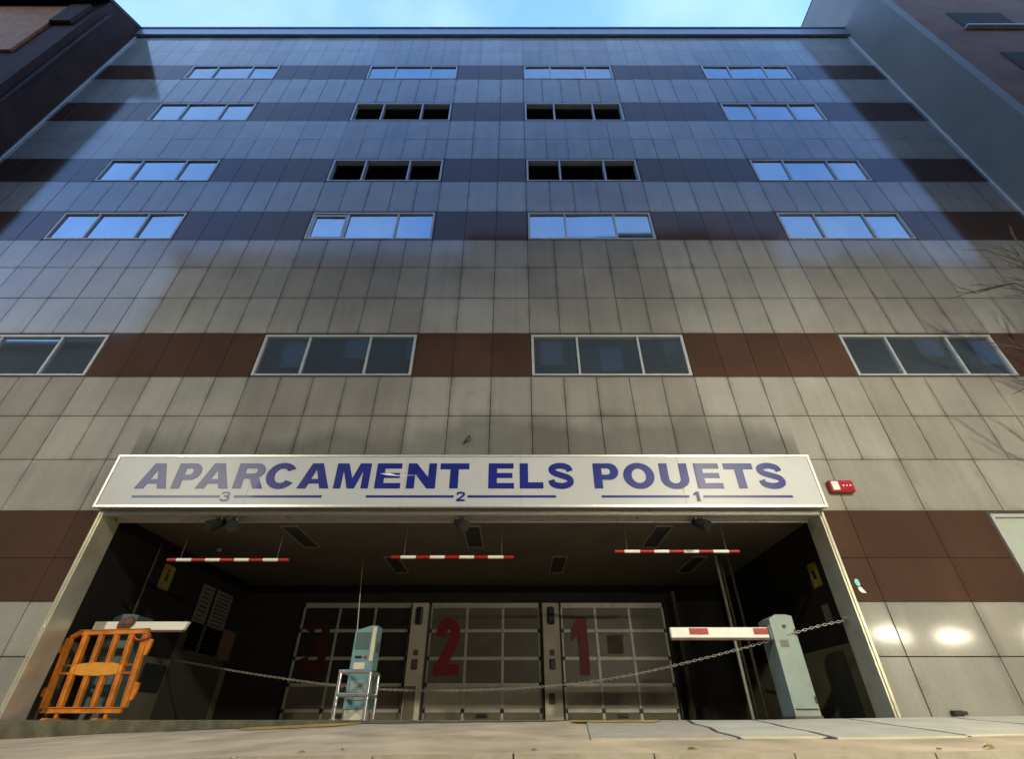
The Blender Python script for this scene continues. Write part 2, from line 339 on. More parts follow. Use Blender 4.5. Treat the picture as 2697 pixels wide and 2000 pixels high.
def glyph(ch, w):
    s, b = .31, .21
    if ch == 'A': return [[(0, 0), (w / 2 - .2, 1), (w / 2 + .2, 1), (w, 0), (w - .33, 0), (w - .40, .19), (.40, .19), (.33, 0)], [(w / 2, .76), (w / 2 - .13, .37), (w / 2 + .13, .37)]]
    if ch == 'E': return [[(0, 0), (0, 1), (w - .02, 1), (w - .02, 1 - b), (s, 1 - b), (s, .61), (w - .06, .61), (w - .06, .41), (s, .41), (s, b), (w, b), (w, 0)]]
    if ch == 'L': return [[(0, 0), (0, 1), (s, 1), (s, .24), (w, .24), (w, 0)]]
    if ch == 'T': return [[(w / 2 - .155, 0), (w / 2 - .155, .76), (0, .76), (0, 1), (w, 1), (w, .76), (w / 2 + .155, .76), (w / 2 + .155, 0)]]
    if ch == 'N': return [[(0, 0), (0, 1), (.31, 1), (w - .29, .44), (w - .29, 1), (w, 1), (w, 0), (w - .31, 0), (.29, .56), (.29, 0)]]
    if ch == 'M': return [[(0, 0), (0, 1), (.42, 1), (w / 2, .40), (w - .42, 1), (w, 1), (w, 0), (w - .27, 0), (w - .27, .70), (w / 2 + .13, 0), (w / 2 - .13, 0), (.27, .70), (.27, 0)]]
    if ch == 'U': return [[(0, 1), (s, 1), (s, .4)] + arc(w / 2, .38, w / 2 - s, .18, 180, 360)[1:-1] + [(w - s, .4), (w - s, 1), (w, 1), (w, .40)] + arc(w / 2, .38, w / 2, .40, 360, 180)[1:]]
    if ch == 'O': return [arc(w / 2, .5, w / 2, .52, 0, 360, 40)[:-1], arc(w / 2, .5, w / 2 - s, .29, 0, 360, 32)[:-1]]
    if ch == 'C': return [arc(w / 2, .5, w / 2, .52, 32, 328, 40) + arc(w / 2, .5, w / 2 - s, .29, 322, 38, 32)]
    if ch == 'P': return [[(0, 0), (0, 1), (w - .33, 1)] + arc(w - .33, .67, .33, .33, 90, -90)[1:] + [(s, .34), (s, 0)], [(s, .80), (w - .42, .80)] + arc(w - .42, .67, .12, .13, 90, -90)[1:] + [(s, .54)]]
    if ch == 'R': return [[(0, 0), (0, 1), (w - .38, 1)] + arc(w - .38, .70, .33, .30, 90, -62)[1:] + [(w - .16, .33), (w + .02, 0), (w - .34, 0), (w - .50, .34), (w - .60, .39), (s, .39), (s, 0)], [(s, .80), (w - .46, .80)] + arc(w - .46, .695, .12, .105, 90, -90)[1:] + [(s, .59)]]
    if ch == 'S': return [stroke([(w - .15, .68), (w - .22, .83), (w / 2, .905), (.22, .84), (.16, .72), (.26, .61), (w / 2, .52), (w - .23, .42), (w - .14, .29), (w - .22, .16), (w / 2, .095), (.20, .17), (.13, .33)], .235)]
    if ch == '1': return [[(w * .42, 0), (w * .42, .70), (0, .56), (0, .78), (w * .5, 1), (w, 1), (w, 0)]]
    if ch == '2': return [stroke([(.11, .66), (.16, .83), (w / 2, .895), (w - .14, .82), (w - .12, .66), (w * .58, .40), (.13, .13)], .2) , [(.02, 0), (.02, .19), (w, .19), (w, 0)]]
    if ch == '3': return [stroke([(.09, .74), (.15, .87), (w / 2, .915), (w - .14, .85), (w - .11, .71), (w - .16, .58), (w * .42, .53)], .165), stroke([(w * .42, .53), (w - .14, .47), (w - .085, .29), (w - .14, .14), (w / 2, .085), (.14, .14), (.085, .29)], .165)]
def glyph_obj(ch, x, z, w, h, y, m, parent, name='letter', thick=.003, shear=None):
    """flat cut-out character: width w, height h, front at y"""
    conts = glyph(ch, w / h); obs = []
    bm = bmesh.new()
    if ch in '23':
        for gi, c in enumerate(conts):                      # each stroke a strip of quads
            yy = -thick - gi * .0015
            if len(c) == 4: bm.faces.new([bm.verts.new((a * h, yy, b * h)) for a, b in c])
            else:
                n = len(c) // 2; va = [bm.verts.new((a * h, yy, b * h)) for a, b in c[:n]]; vb = [bm.verts.new((a * h, yy, b * h)) for a, b in c[n:][::-1]]
                for i in range(n - 1): bm.faces.new((va[i], va[i + 1], vb[i + 1], vb[i]))
    else:
        cu = bpy.data.curves.new('glyph', 'CURVE'); cu.dimensions = '2D'; cu.fill_mode = 'BOTH'
        for c in conts:
            sp = cu.splines.new('POLY'); sp.points.add(len(c) - 1); sp.use_cyclic_u = True
            for p, (a, b) in zip(sp.points, c): p.co = (a * h, b * h, 0, 1)
        cu.extrude = thick
        t = bpy.data.objects.new('t', cu); COL.objects.link(t)
        bpy.context.view_layer.update()
        dg = bpy.context.evaluated_depsgraph_get()
        me = bpy.data.meshes.new_from_object(t.evaluated_get(dg)); bm.from_mesh(me); bpy.data.meshes.remove(me)
        for v in bm.verts: v.co = Vector((v.co.x, -v.co.z, v.co.y))
        bpy.data.objects.remove(t); bpy.data.curves.remove(cu)
    me = bpy.data.meshes.new(name); bmesh.ops.recalc_face_normals(bm, faces=list(bm.faces)); bm.to_mesh(me); bm.free(); me.materials.append(M[m])
    o = bpy.data.objects.new(name, me); COL.objects.link(o); o.parent = parent
    o.location = Vector((x, y, z + E)) - wloc(parent)
    return o

# ------------------------------------------------------------------ ground
def interp(tb, x):
    if x <= tb[0][0]: return tb[0][1]
    for (a, b), (c, d) in zip(tb, tb[1:]):
        if x <= c:
            t = (x - a) / (c - a); t = t * t * (3 - 2 * t) * .4 + t * .6; return b + (d - b) * t
    return tb[-1][1]
ZF = [(-60, -.75), (-16, -.32), (-7, -.149), (-5, -.068), (-3.8, -.02), (-2, .04), (0, .055), (3, .062), (6, .10), (9, .135), (16, .20), (60, .55)]
KERB = 4.35; SLOPE = .062
def gz(x, d): return interp(ZF, x) - SLOPE * (8 - d)
def road_z(x): return gz(x, KERB) - .12
xs = [-60, -45, -35, -28, -22, -18] + [-16 + .5 * i for i in range(65)] + [18, 22, 28, 35, 45, 60]
def sheet(name, m, d0, d1, nd, zf, xr=None, kind='structure', parent=None, label=None):
    X = [x for x in xs if xr is None or xr[0] <= x <= xr[1]]
    if xr: X = sorted(set([xr[0]] + X + [xr[1]]))
    mb = MB(); vs = [(x, d0 + (d1 - d0) * j / nd, zf(x, d0 + (d1 - d0) * j / nd)) for j in range(nd + 1) for x in X]
    n = len(X); mb.add(vs, [(j * n + i, j * n + i + 1, (j + 1) * n + i + 1, (j + 1) * n + i) for j in range(nd) for i in range(n - 1)])
    return mb.build(name, m, parent, kind=kind, label=label)
# far base sheet that reaches the horizon
MB().add([(-900, -900, -2.6), (900, -900, -2.6), (900, 900, -2.6), (-900, 900, -2.6)], [(0, 1, 2, 3)]).build('ground', 'asphalt', kind='structure')
sheet('road', 'asphalt', -3.2, KERB - .1, 6, lambda x, d: road_z(x) - .02)
pavement = sheet('pavement', 'pave', KERB + .15, 8.02, 8, gz)
sheet('opposite_pavement', 'pave', -5.2, -3.2, 2, lambda x, d: road_z(x) + .10)
# kerb stones, each a piece of the pavement
x = -14.0
while x < 14:
    w = 1.0; mb = MB(); z0, z1 = gz(x, KERB), gz(x + w, KERB); g = .006
    mb.add([(x + g, KERB, z0 - .35), (x + w - g, KERB, z1 - .35), (x + w - g, KERB + .15, z1 - .35), (x + g, KERB + .15, z0 - .35),
            (x + g, KERB + .012, z0 + .012), (x + w - g, KERB + .012, z1 + .012), (x + w - g, KERB + .15, z1 + .012), (x + g, KERB + .15, z0 + .012)],
           [(0, 3, 2, 1), (4, 5, 6, 7), (0, 1, 5, 4), (1, 2, 6, 5), (2, 3, 7, 6), (3, 0, 4, 7)])
    mb.build('kerb_stone', 'kerb', pavement); x += w
# pale concrete slabs of the driveway
sl_edges = [.95, 2.3, 3.2, 4.42, 5.75, 7.3]
for i, (a, b) in enumerate(zip(sl_edges, sl_edges[1:])):
    def cx(x, d): return x + (.11 * (d - 8))
    for (da, db) in [(5.45 + .1 * (i % 2), 7.86)]:
        g = .03; nseg = 4; vs = []; mb = MB()
        for j in range(nseg + 1):
            d = da + (db - da) * j / nseg
            jit = .03 * math.sin(3.1 * j + i * 2)
            xl, xr_ = cx(a, d) + g + jit, cx(b, d) - g + .03 * math.sin(3.1 * j + (i + 1) * 2)
            vs += [(xl, d, gz(xl, d) + .014), (xr_, d, gz(xr_, d) + .014)]
        fs = [(2 * j, 2 * j + 1, 2 * j + 3, 2 * j + 2) for j in range(nseg)]
        n = len(vs); vs += [(x_, y_, z_ - .03) for x_, y_, z_ in vs]
        fs += [(2 * j, 2 * j + 2, 2 * j + 2 + n, 2 * j + n) for j in range(nseg)] + [(2 * j + 1, 2 * j + 3, 2 * j + 3 + n, 2 * j + 1 + n) for j in range(nseg)] + [(0, 1, n + 1, n), (2 * nseg, 2 * nseg + 1, n + 2 * nseg + 1, n + 2 * nseg)]
        mb.add(vs, fs); mb.build('paving_slab', 'slab' if i else 'kerb', pavement)
    mb = MB(); vs = []
    for j in range(13):
        d = 5.5 + 2.3 * j / 12; c = cx(b, d) + .03 * math.sin(3.1 * j / 3 + (i + 1) * 2); wv = .035 + .045 * random.random()
        vs += [(c - wv, d, gz(c, d) + .005), (c + wv, d, gz(c, d) + .005)]
    mb.add(vs, [(2 * j, 2 * j + 1, 2 * j + 3, 2 * j + 2) for j in range(12)]); mb.build('slab_joint', 'crack', pavement)
# mossy strip at the threshold, worn yellow marks
def patch(name, m, x0, x1, d0, d1, lift=.006):
    mb = MB(); vs = []; n = 14
    for j in range(n + 1):
        x = x0 + (x1 - x0) * j / n; a = d0 + random.uniform(-.06, .06) + .5 * (d1 - d0) * abs(2 * j / n - 1) ** 4; b = d1 + random.uniform(-.02, .02)
        vs += [(x, a, gz(x, a) + lift), (x, b, gz(x, b) + lift)]
    mb.add(vs, [(2 * j, 2 * j + 2, 2 * j + 3, 2 * j + 1) for j in range(n)]); return mb.build(name, m, pavement)
patch('moss_strip', 'moss_shade', -4.6, .6, 7.75, 8.01); patch('moss_strip', 'moss_shade', 1.5, 5.3, 7.88, 8.01)
patch('yellow_marking', 'yel_line', -3.5, -2.0, 7.35, 7.9, .008); patch('yellow_marking', 'yel_line', .75, 1.9, 7.4, 7.86, .02)
# dry leaves in the gutter along the kerb
for i in range(12):
    x = random.choice([random.gauss(2.6, .5), random.gauss(3.8, .25), random.uniform(-2, 4.5)]); d = KERB + .2 + random.uniform(0, .25); z = gz(x, d) + .006; r = random.uniform(.02, .05); a = random.uniform(0, 6.28)
    mb = MB(); pts = [(1, 0), (.35, .45), (-.5, .35), (-1, 0), (-.5, -.35), (.35, -.45)]
    mb.add([(x + r * (p * math.cos(a) - q * math.sin(a)), d + r * (p * math.sin(a) + q * math.cos(a)), z + abs(q) * r * .8) for p, q in pts], [(0, 1, 2, 3), (0, 3, 4, 5)])
    mb.build('dry_leaf', 'leaf_dry', label='dry yellow leaf lying on the pavement by the kerb', cat='leaf', group='dry leaves along the kerb', origin=(x, d, z))

# ------------------------------------------------------------------ the parking building
YF = 8.0; XL, XR = -15.35, 13.66; MOD = .664; C0, C1 = -2.055, .353
OL, OR = -6.92, 5.16; OTOP = 2.95; FLOOR = .07
bld = empty('parking_building', (-.85, 8, .0), 'tall parking building clad in grey and brown panels with ribbon windows', 'building')
cols = [C0 + (C1 - C0) / 3 * i for i in range(4)]
right = [C1 + MOD * i for i in range(1, 21)]; left = [C0 - MOD * i for i in range(20, 0, -1)]
cols = left + cols + right
cols[0] = XL; cols[-1] = XR
bays = {'b1': (C0 - 15 * MOD - 0 * MOD + 5 * MOD - 5 * MOD, C0 - 10 * MOD), 'b2': (C0 - 5 * MOD, C0), 'b3': (C1, C1 + 5 * MOD), 'b4': (C1 + 10 * MOD, C1 + 15 * MOD)}
def in_bay(xm): return any(a < xm < b for a, b in bays.values())
WR = [(5.784, 6.952), (10.083, 11.264), (12.656, 13.848), (16.088, 17.328), (19.088, 20.232)]
GR = [3.936, 4.856, 5.784], [6.952, 8.02, 9.05, 10.083], [11.264, 12.656], [13.848, 14.97, 16.088], [17.328, 19.088], [20.232, 21.5, 22.79]
grey = []           # (x0,x1,z0,z1, in a window bay)
for g in GR:
    for z0, z1 in zip(g, g[1:]):
        for x0, x1 in zip(cols, cols[1:]): grey.append((x0, x1, z0, z1, in_bay((x0 + x1) / 2)))
jl = [OL, -7.367 - .0] + [-7.367 - 1.328 * i for i in range(1, 6)] + [XL]; jl = sorted(jl)
jr = [OR, 5.66] + [5.66 + 1.328 * i for i in range(1, 6)] + [XR]
def gb(x): return interp(ZF, x) - .12
for js in (jl, jr):
    for x0, x1 in zip(js, js[1:]):
        grey.append((x0, x1, 2.976, 3.936, False)); grey.append((x0, x1, .815, 1.55, False)); grey.append((x0, x1, min(gb(x0), gb(x1)), .815, False))
brown = []
for z0, z1 in WR:
    for x0, x1 in zip(cols, cols[1:]):
        if not in_bay((x0 + x1) / 2): brown.append((x0, x1, z0, z1))
LW = (8.0, 11.3)
for js in (jl, jr):
    for x0, x1 in zip(js, js[1:]):
        if x0 >= LW[0] and x1 <= LW[1]: continue
        a, b = x0, x1
        if a < LW[0] < b: b = LW[0]
        if a < LW[1] < b: a = LW[1]
        if b - a < .05: continue
        brown += [(a, b, 1.55, 2.2), (a, b, 2.2, 2.976)]
# panels over the window lines share mesh data when alike
def area(p):
    q = [proj(a, YF, b) for a, b in ((p[0], p[2]), (p[1], p[2]), (p[1], p[3]), (p[0], p[3]))]
    cxm = sum(a for a, _ in q) / 4; cym = sum(b for _, b in q) / 4
    A = abs(sum(q[i][0] * q[(i + 1) % 4][1] - q[(i + 1) % 4][0] * q[i][1] for i in range(4))) / 2
    return A if (-60 < cxm < 2290 and -20 < cym < 1680) else 0
grey.sort(key=area, reverse=True)
cache = {}
def panel(name, p, m, gap):
    x0, x1, z0, z1 = p[:4]; key = (round(x1 - x0, 3), round(z1 - z0, 3), m, gap)
    if key not in cache:
        w, h = (x1 - x0) / 2 - gap / 2, (z1 - z0) / 2 - gap / 2; c = .004
        mb = MB(); mb.add([(-w, .03, -h), (w, .03, -h), (w, .03, h), (-w, .03, h), (-w, c, -h), (w, c, -h), (w, c, h), (-w, c, h), (-w + c, 0, -h + c), (w - c, 0, -h + c), (w - c, 0, h - c), (-w + c, 0, h - c)],
               [(3, 2, 1, 0), (8, 9, 10, 11)] + [(i, (i + 1) % 4, (i + 1) % 4 + 4, i + 4) for i in range(4)] + [(i + 4, (i + 1) % 4 + 4, (i + 1) % 4 + 8, i + 8) for i in range(4)])
        cache[key] = mb.mesh(name, m, (0, 0, E))
    o = bpy.data.objects.new(name, cache[key]); COL.objects.link(o); o.parent = bld
    o.location = Vector(((x0 + x1) / 2, YF + random.uniform(-.002, .002), (z0 + z1) / 2 + E)) - wloc(bld)
    o.rotation_euler = (random.gauss(0, .0022), 0, random.gauss(0, .0022))
    return o
for p in grey[:300]: panel('facade_panel', p, 'grey_bay' if p[4] else 'grey', .012)
for is_bay, m in ((False, 'grey_stuff'), (True, 'grey_bay_stuff')):
    mb = MB(); g = .0045; c = .004
    for p in grey[300:]:
        if p[4] != is_bay: continue
        x0, x1, z0, z1 = p[0] + g, p[1] - g, p[2] + g, p[3] - g; mb.box(x0, x1, YF, YF + .03, z0, z1)
    mb.build('facade_panel_field', m, bld, kind='stuff')
for p in brown: panel('brown_facade_panel', p, 'brown', .0055)
# backing behind the open joints
mb = MB(); yb0, yb1 = YF + .036, YF + .3
for g in GR: mb.box(XL, XR, yb0, yb1, g[0], g[-1])
for z0, z1 in WR:
    for a, b in ((XL, bays['b1'][0]), (bays['b1'][1], bays['b2'][0]), (bays['b2'][1], bays['b3'][0]), (bays['b3'][1], bays['b4'][0]), (bays['b4'][1], XR)): mb.box(a, b, yb0, yb1, z0, z1)
mb.box(XL, XR, yb0, yb1, 2.99, 3.936)
mb.box(XL, OL - .03, yb0, yb1, -1.5, 2.99); mb.box(OR + .03, LW[0], yb0, yb1, -1.5, 2.99); mb.box(LW[1], XR, yb0, yb1, -1.5, 2.99); mb.box(LW[0], LW[1], yb0, yb1, -1.5, 1.6)
mb.build('backing_wall', 'joint', bld)
# dark decks behind the windows
mb = MB(); mb.box(XL, XR, 14.6, 14.9, -1.5, 23.2)
for z in (3.5, 8.6, 11.9, 15.2, 18.4, 22.9): mb.box(XL, XR, 8.3, 14.6, z, z + .25)
mb.box(XL - .0, XL + .2, 8.3, 14.6, -1.5, 23.2); mb.box(XR - .2, XR, 8.3, 14.6, -1.5, 23.2)
mb.build('parking_deck', 'dark_in', bld)
# parapet
box(XL, XR, YF - .02, YF + .5, 22.80, 22.84).build('parapet_shadow_gap', 'joint', bld)
bbox(XL, XR, YF - .12, YF + .5, 22.85, 23.42, r=.02).build('parapet', 'parapet', bld)
box(XL, XR, YF - .16, YF + .55, 23.423, 23.49).build('coping', 'parapet', bld)
# corner trims
for xa in (XL + .003, XR - .063): box(xa, xa + .06, YF - .05, YF - .006, -.5, 22.8).build('corner_trim', 'alu', bld)

# windows
def window(x0, x1, z0, z1, glass=True, sash=(), gm='glass'):
    m = .03; fw = .055; y0, y1 = YF - .012, YF + .16
    X0, X1, Z0, Z1 = x0 + m, x1 - m, z0 + .03, z1 - .055
    mb = MB()
    mb.box(X0, X1, y0, y1, Z1 - fw, Z1); mb.box(X0, X1, y0, y1, Z0, Z0 + fw * .7)
    mb.box(X0, X0 + fw, y0 + .002, y1, Z0 + fw * .7, Z1 - fw); mb.box(X1 - fw, X1, y0 + .002, y1, Z0 + fw * .7, Z1 - fw)
    w = mb.build('window', 'frame', bld)
    # reveal lining round the frame
    mb = MB(); mb.box(x0, X0 - .002, YF + .02, y1, z0, z1); mb.box(X1 + .002, x1, YF + .02, y1, z0, z1); mb.box(X0, X1, YF + .02, y1, Z1 + .002, z1); mb.box(X0, X1, YF + .02, y1, z0, Z0 - .002)
    mb.build('window_reveal', 'joint', w)
    W_ = X1 - X0; mz0, mz1 = Z0 + fw * .7, Z1 - fw
    ms = [X0 + fw, X0 + W_ * .30, X0 + W_ * .70, X1 - fw]
    for c in ms[1:3]: box(c - .022, c + .022, y0 + .006, y1, mz0, mz1).build('mullion', 'frame', w)
    for k in range(3):
        a = ms[k] + (.022 if k else 0); b = ms[k + 1] - (.022 if k < 2 else 0)
        if glass:
            o = box(a, b, YF + .035, YF + .05, mz0, mz1).build('pane', gm, w, origin=((a + b) / 2, YF + .06, (mz0 + mz1) / 2))
            o.rotation_euler = (random.gauss(0, .006), 0, random.gauss(0, .006))
        if k in sash:
            mb = MB(); s = .06; yy = (YF - .004, YF + .03)
            mb.box(a + .004, b - .004, *yy, mz1 - s - .05, mz1 - .05); mb.box(a + .004, b - .004, *yy, mz0 + .004, mz0 + s)
            mb.box(a + .004, a + s, yy[0] + .002, yy[1], mz0 + s, mz1 - s - .05); mb.box(b - s, b - .004, yy[0] + .002, yy[1], mz0 + s, mz1 - s - .05); mb.build('sash', 'frame', w)
    return w
for ri, (z0, z1) in enumerate(WR):
    for bn, (a, b) in bays.items():
        dark = bn in ('b2', 'b3') and ri in (2, 3)
        window(a, b, z0, z1, glass=not dark, sash=(0,) if (bn == 'b2' and ri == 1) else ())
window(LW[0], LW[1], 1.55, 2.976, gm='frosted')

# ---- vehicle entrance
YI = 8.42; BACK = 14.0; CEIL = 3.12
IL, IR = -7.12, 5.5
for s, x in ((-1, OL), (1, OR)):
    mb = MB(); a, b = (x - .03, x) if s < 0 else (x, x + .03)
    mb.box(a, b, YF - .004, YI, interp(ZF, x) - .12, OTOP); mb.build('jamb_lining', 'jamb', bld)
    a, b = (x - .07, x - .032) if s < 0 else (x + .032, x + .07)
    box(a, b, YF - .02, YF - .004, interp(ZF, x) - .1, OTOP).build('jamb_trim', 'jamb', bld)
    a, b = (IL - .2, OL - .035) if s < 0 else (OR + .035, IR + .2)
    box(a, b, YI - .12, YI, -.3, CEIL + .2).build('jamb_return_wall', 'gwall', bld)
box(OL - .03, OR + .03, YF - .003, YI - .1, OTOP + .003, OTOP + .035).build('lintel_soffit', 'soffit', bld)
for i in range(1, 4):
    x = OL + (OR - OL) * i / 4; box(x - .008, x + .008, YF + .01, YI - .11, OTOP - .003, OTOP + .001).build('soffit_joint', 'joint', bld)
box(OL, OR, YF - .015, YF + .035, OTOP - .05, OTOP).build('lintel_edge', 'alu', bld)
box(OL + .02, OR - .02, YI - .095, YI - .045, OTOP - .055, OTOP + .1).build('shutter_rail', 'alu', bld)
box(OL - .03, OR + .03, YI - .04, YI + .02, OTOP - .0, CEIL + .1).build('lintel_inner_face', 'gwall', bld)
box(IL, IR, YI + .02, BACK, CEIL, CEIL + .1).build('garage_ceiling', 'ceil', bld)
for nm, x0, x1 in (('l', IL - .12, IL), ('r', IR, IR + .12)):
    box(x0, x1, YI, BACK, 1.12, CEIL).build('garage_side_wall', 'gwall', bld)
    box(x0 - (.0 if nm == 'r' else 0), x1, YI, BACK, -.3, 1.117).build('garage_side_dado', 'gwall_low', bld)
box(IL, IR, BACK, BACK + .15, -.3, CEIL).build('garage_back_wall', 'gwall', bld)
box(OL - .0, OR + .0, YF + .01, BACK, -.6, FLOOR).build('garage_floor', 'gfloor', bld)
# entrance slab edge; its shade is put in by the dark mossy colour
mb = MB(); mb.box(OL + .003, OR - .003, YF - .02, YF + .008, -.7, FLOOR - .008); mb.build('floor_edge', 'moss_shade', bld)
# doorway into the stair core on the left wall, conduit
box(IL, IL + .02, 11.6, 13.7, FLOOR, 1.9).build('service_door', 'dark_in', bld)
MB().tube([(IL + .04, 9.9, 3.0), (IL + .04, 9.9, 1.25)], .018).build('conduit', 'rust', bld)
box(IL + .0, IL + .05, 10.85, 11.5, .55, 1.0).build('meter_box', 'black', bld)

# garage doors on the back wall
DZ = [FLOOR, .30, .82, 1.38, 2.0, 2.60]
def garage_door(x0, x1, ch):
    y0 = BACK - .10; mb = MB(); fw = .05
    W3 = (x1 - x0) / 3; xv = [x0 + W3 * i for i in range(4)]
    for z in DZ[1:-1]: mb.box(x0, x1, y0, y0 + .05, z - .035, z + .035)
    mb.box(x0, x1, y0, y0 + .05, DZ[-1] - .06, DZ[-1] + .06)
    for i, x in enumerate(xv):
        for za, zb in zip(DZ, DZ[1:]): mb.box(x - .03, x + .03, y0 + .004, y0 + .05, za + (.0351 if za > .1 else 0), zb - (.0351 if zb < 2.5 else .061))
    d = mb.build('garage_door', 'door_frame', bld)
    for i in range(3):
        for j, (za, zb) in enumerate(zip(DZ, DZ[1:])):
            p = box(xv[i] + .031, xv[i + 1] - .031, y0 + .02, y0 + .045, za + .036, zb - .036 - (.03 if j == 4 else 0)).build('pane', ('door_pane' if ch == '3' else 'door_low') if j == 1 else (('door_pane_shade' if ch == '3' else 'door_pane') if j else 'gwall_low'), d)  # leftmost door takes darker panes in place of shade
            if i == 1 and j == 3 - 0 and ch in '21':
                box((xv[1] + xv[2]) / 2 - .2, (xv[1] + xv[2]) / 2 + .2, y0 + .012, y0 + .019, za + .1, zb - .1).build('ventilation_grille', 'gwall_low', d)
    for x in xv:                                   # hinges
        for z in DZ[1:-1]:
            bbox(x - .045, x + .045, y0 - .03, y0 - .001, z - .045, z + .045, r=.01).build('hinge', 'black' if (x in (xv[0], xv[-1]) or z < .4) else 'door_frame', d)
    bbox((x0 + x1) / 2 - .12, (x0 + x1) / 2 + .12, y0 - .03, y0 + .018, .17, .24, r=.01).build('handle', 'black', d)
    h = 1.28
    w = {'1': .42, '2': .66, '3': .66}[ch]
    xo = x0 + (.14 if ch != '1' else .22)
    glyph_obj(ch, xo, 1.02, w, h, y0 - .012, 'red_paint_shade' if ch == '3' else 'red_paint', d, name='number')
    return d
GX = lambda px: xat(px, BACK, .1)
P1 = (GX(876), GX(914)); P2 = (GX(1186), GX(1225))
doors = [garage_door(GX(612), P1[0] - .06, '3'), garage_door(P1[1] + .06, P2[0] - .08, '2'), garage_door(P2[1] + .08, GX(1478), '1')]
for k, (a, b) in enumerate((P1, P2)):
    p = bbox(a, b, BACK - .32, BACK - .11, FLOOR, 2.62, r=.008).build('pillar', 'pillar', bld)
    c = (a + b) / 2
    q = MB(); q.bbox(c - .09, c + .09, BACK - .42, BACK - .322, 2.1, 2.52, r=.05); q.build('signal_lamp', 'black', p)
    bbox(c - .06, c + .06, BACK - .35, BACK - .321, 1.42, 1.54, r=.008).build('button_box', 'gwall_low', p)
    bbox(c - .07, c + .07, BACK - .38, BACK - .321, 1.12, 1.34, r=.02).build('intercom', 'black' if k else 'rust', p)
    if k: bbox(c - .12, c + .02, BACK - .36, BACK - .321, .42, .64, r=.02).build('socket', 'gwall_low', p)
    else: bbox(c - .17, c + .08, BACK - .37, BACK - .321, FLOOR, .78, r=.01).build('plinth_box', 'gwall_low', p)
# guide tracks beside the doors
for x in (P1[0] - .03, P1[1] + .03, P2[0] - .04, P2[1] + .04, GX(1478) + .05): box(x - .018, x + .018, BACK - .2, BACK - .055, FLOOR, 2.62).build('door_track', 'joint', bld)
box(GX(1478) + .25, GX(1478) + .33, BACK - .3, BACK, FLOOR, 2.9).build('post', 'gwall_low', bld)
box(GX(1478) + .4, IR, BACK - .06, BACK - .001, FLOOR, 2.7).build('dark_doorway', 'joint', bld)

# pipes on the right
for k, (px, r) in enumerate(((1640, .035), (1652, .03), (1672, .03))):
    x = xat(px, 11.2, .1)
    MB().tube([(x, 11.2 + .05 * (k % 2), FLOOR), (x, 11.2 + .05 * (k % 2), CEIL)], r, 10).build('drain_pipe', 'gwall_low' if k else 'door_frame', bld)
MB().tube([(xat(1668, 11, .5), 11.0, .55), (xat(1690, 10.9, .5), 10.8, .5), (xat(1702, 10.8, .3), 10.6, .3), (xat(1706, 10.7, .1), 10.5, FLOOR)], .03, 8).build('hose', 'black', bld)

# ------------------------------------------------------------------ the sign
sg = empty('parking_sign', (-.88, 7.8, 2.95), 'long white sign reading APARCAMENT ELS POUETS in blue over the garage entrance', 'sign')
SX0, SX1, SZ0, SZ1 = -6.985, 5.225, 2.965, 3.922; SY = 7.80
box(SX0 + .02, SX1 - .02, SY + .02, YF - .03, SZ0 + .01, SZ1 - .01).build('sign_box', 'sign_box', sg)
seams = [SX0 + .045, xat(545, SY, 3.4), xat(880, SY, 3.4), xat(1133, SY, 3.4), xat(1484, SY, 3.4), SX1 - .045]
for a, b in zip(seams, seams[1:]): bbox(a + .0015, b - .0015, SY, SY + .018, SZ0 + .04, SZ1 - .04, r=.002).build('sign_sheet', 'sign_face', sg)
mb = MB(); mb.box(SX0, SX1, SY - .012, SY + .05, SZ1 - .038, SZ1); mb.box(SX0, SX1, SY - .012, SY + .05, SZ0, SZ0 + .038)
mb.box(SX0, SX0 + .04, SY - .010, SY + .05, SZ0 + .038, SZ1 - .038); mb.box(SX1 - .04, SX1, SY - .010, SY + .05, SZ0 + .038, SZ1 - .038); mb.build('sign_frame', 'alu', sg)
ZB, ZT = zr(1063.5) * SY, zr(1009) * SY; CH = ZT - ZB
def lx(src, z): return xat(src / 1.2105, SY, z)
def z3(v): return 200 + v / 2.228
def z4(v): return 1200 + v / 2.228
ext = [('A', z3(340), 0, z3(527), 0), ('P', z3(553), 0, z3(740), .7), ('A', z3(697), 0, z3(888), 0), ('R', z3(915), 0, z3(1088), 0), ('C', z3(1118), .5, z3(1297), .5),
       ('A', z3(1293), 0, z3(1481), 0), ('M', z3(1507), 0, z3(1712), 0), ('E', z3(1748), 0, z3(1900), 0), ('N', z3(1935), 0, z3(2106), 0), ('T', z3(2142), 1, z4(82), 1),
       ('E', z4(191), 0, z4(343), 0), ('L', z4(377), 0, z4(516), 0), ('S', z4(540), .5, z4(697), .3), ('P', z4(817), 0, z4(953), .7), ('O', z4(984), .5, z4(1166), .5), ('U', z4(1187), 1, z4(1370), .4),
       ('E', z4(1424), 0, z4(1577), 0), ('T', z4(1563), 1, z4(1732), 1), ('S', z4(1768), .5, z4(1938), .3)]
for ch, a, fa, b, fb in ext:
    xa, xb = lx(a, ZB + CH * fa), lx(b, ZB + CH * fb)
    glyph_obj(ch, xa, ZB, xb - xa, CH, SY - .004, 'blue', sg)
lz = zr(1081) * SY
for a, b in ((287, 478), (509, 700), (796, 987), (1017, 1210), (1309, 1500), (1530, 1725)):
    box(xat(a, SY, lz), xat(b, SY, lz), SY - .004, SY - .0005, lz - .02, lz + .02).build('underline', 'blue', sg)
dz0, dz1 = zr(1091.5) * SY, zr(1070.5) * SY
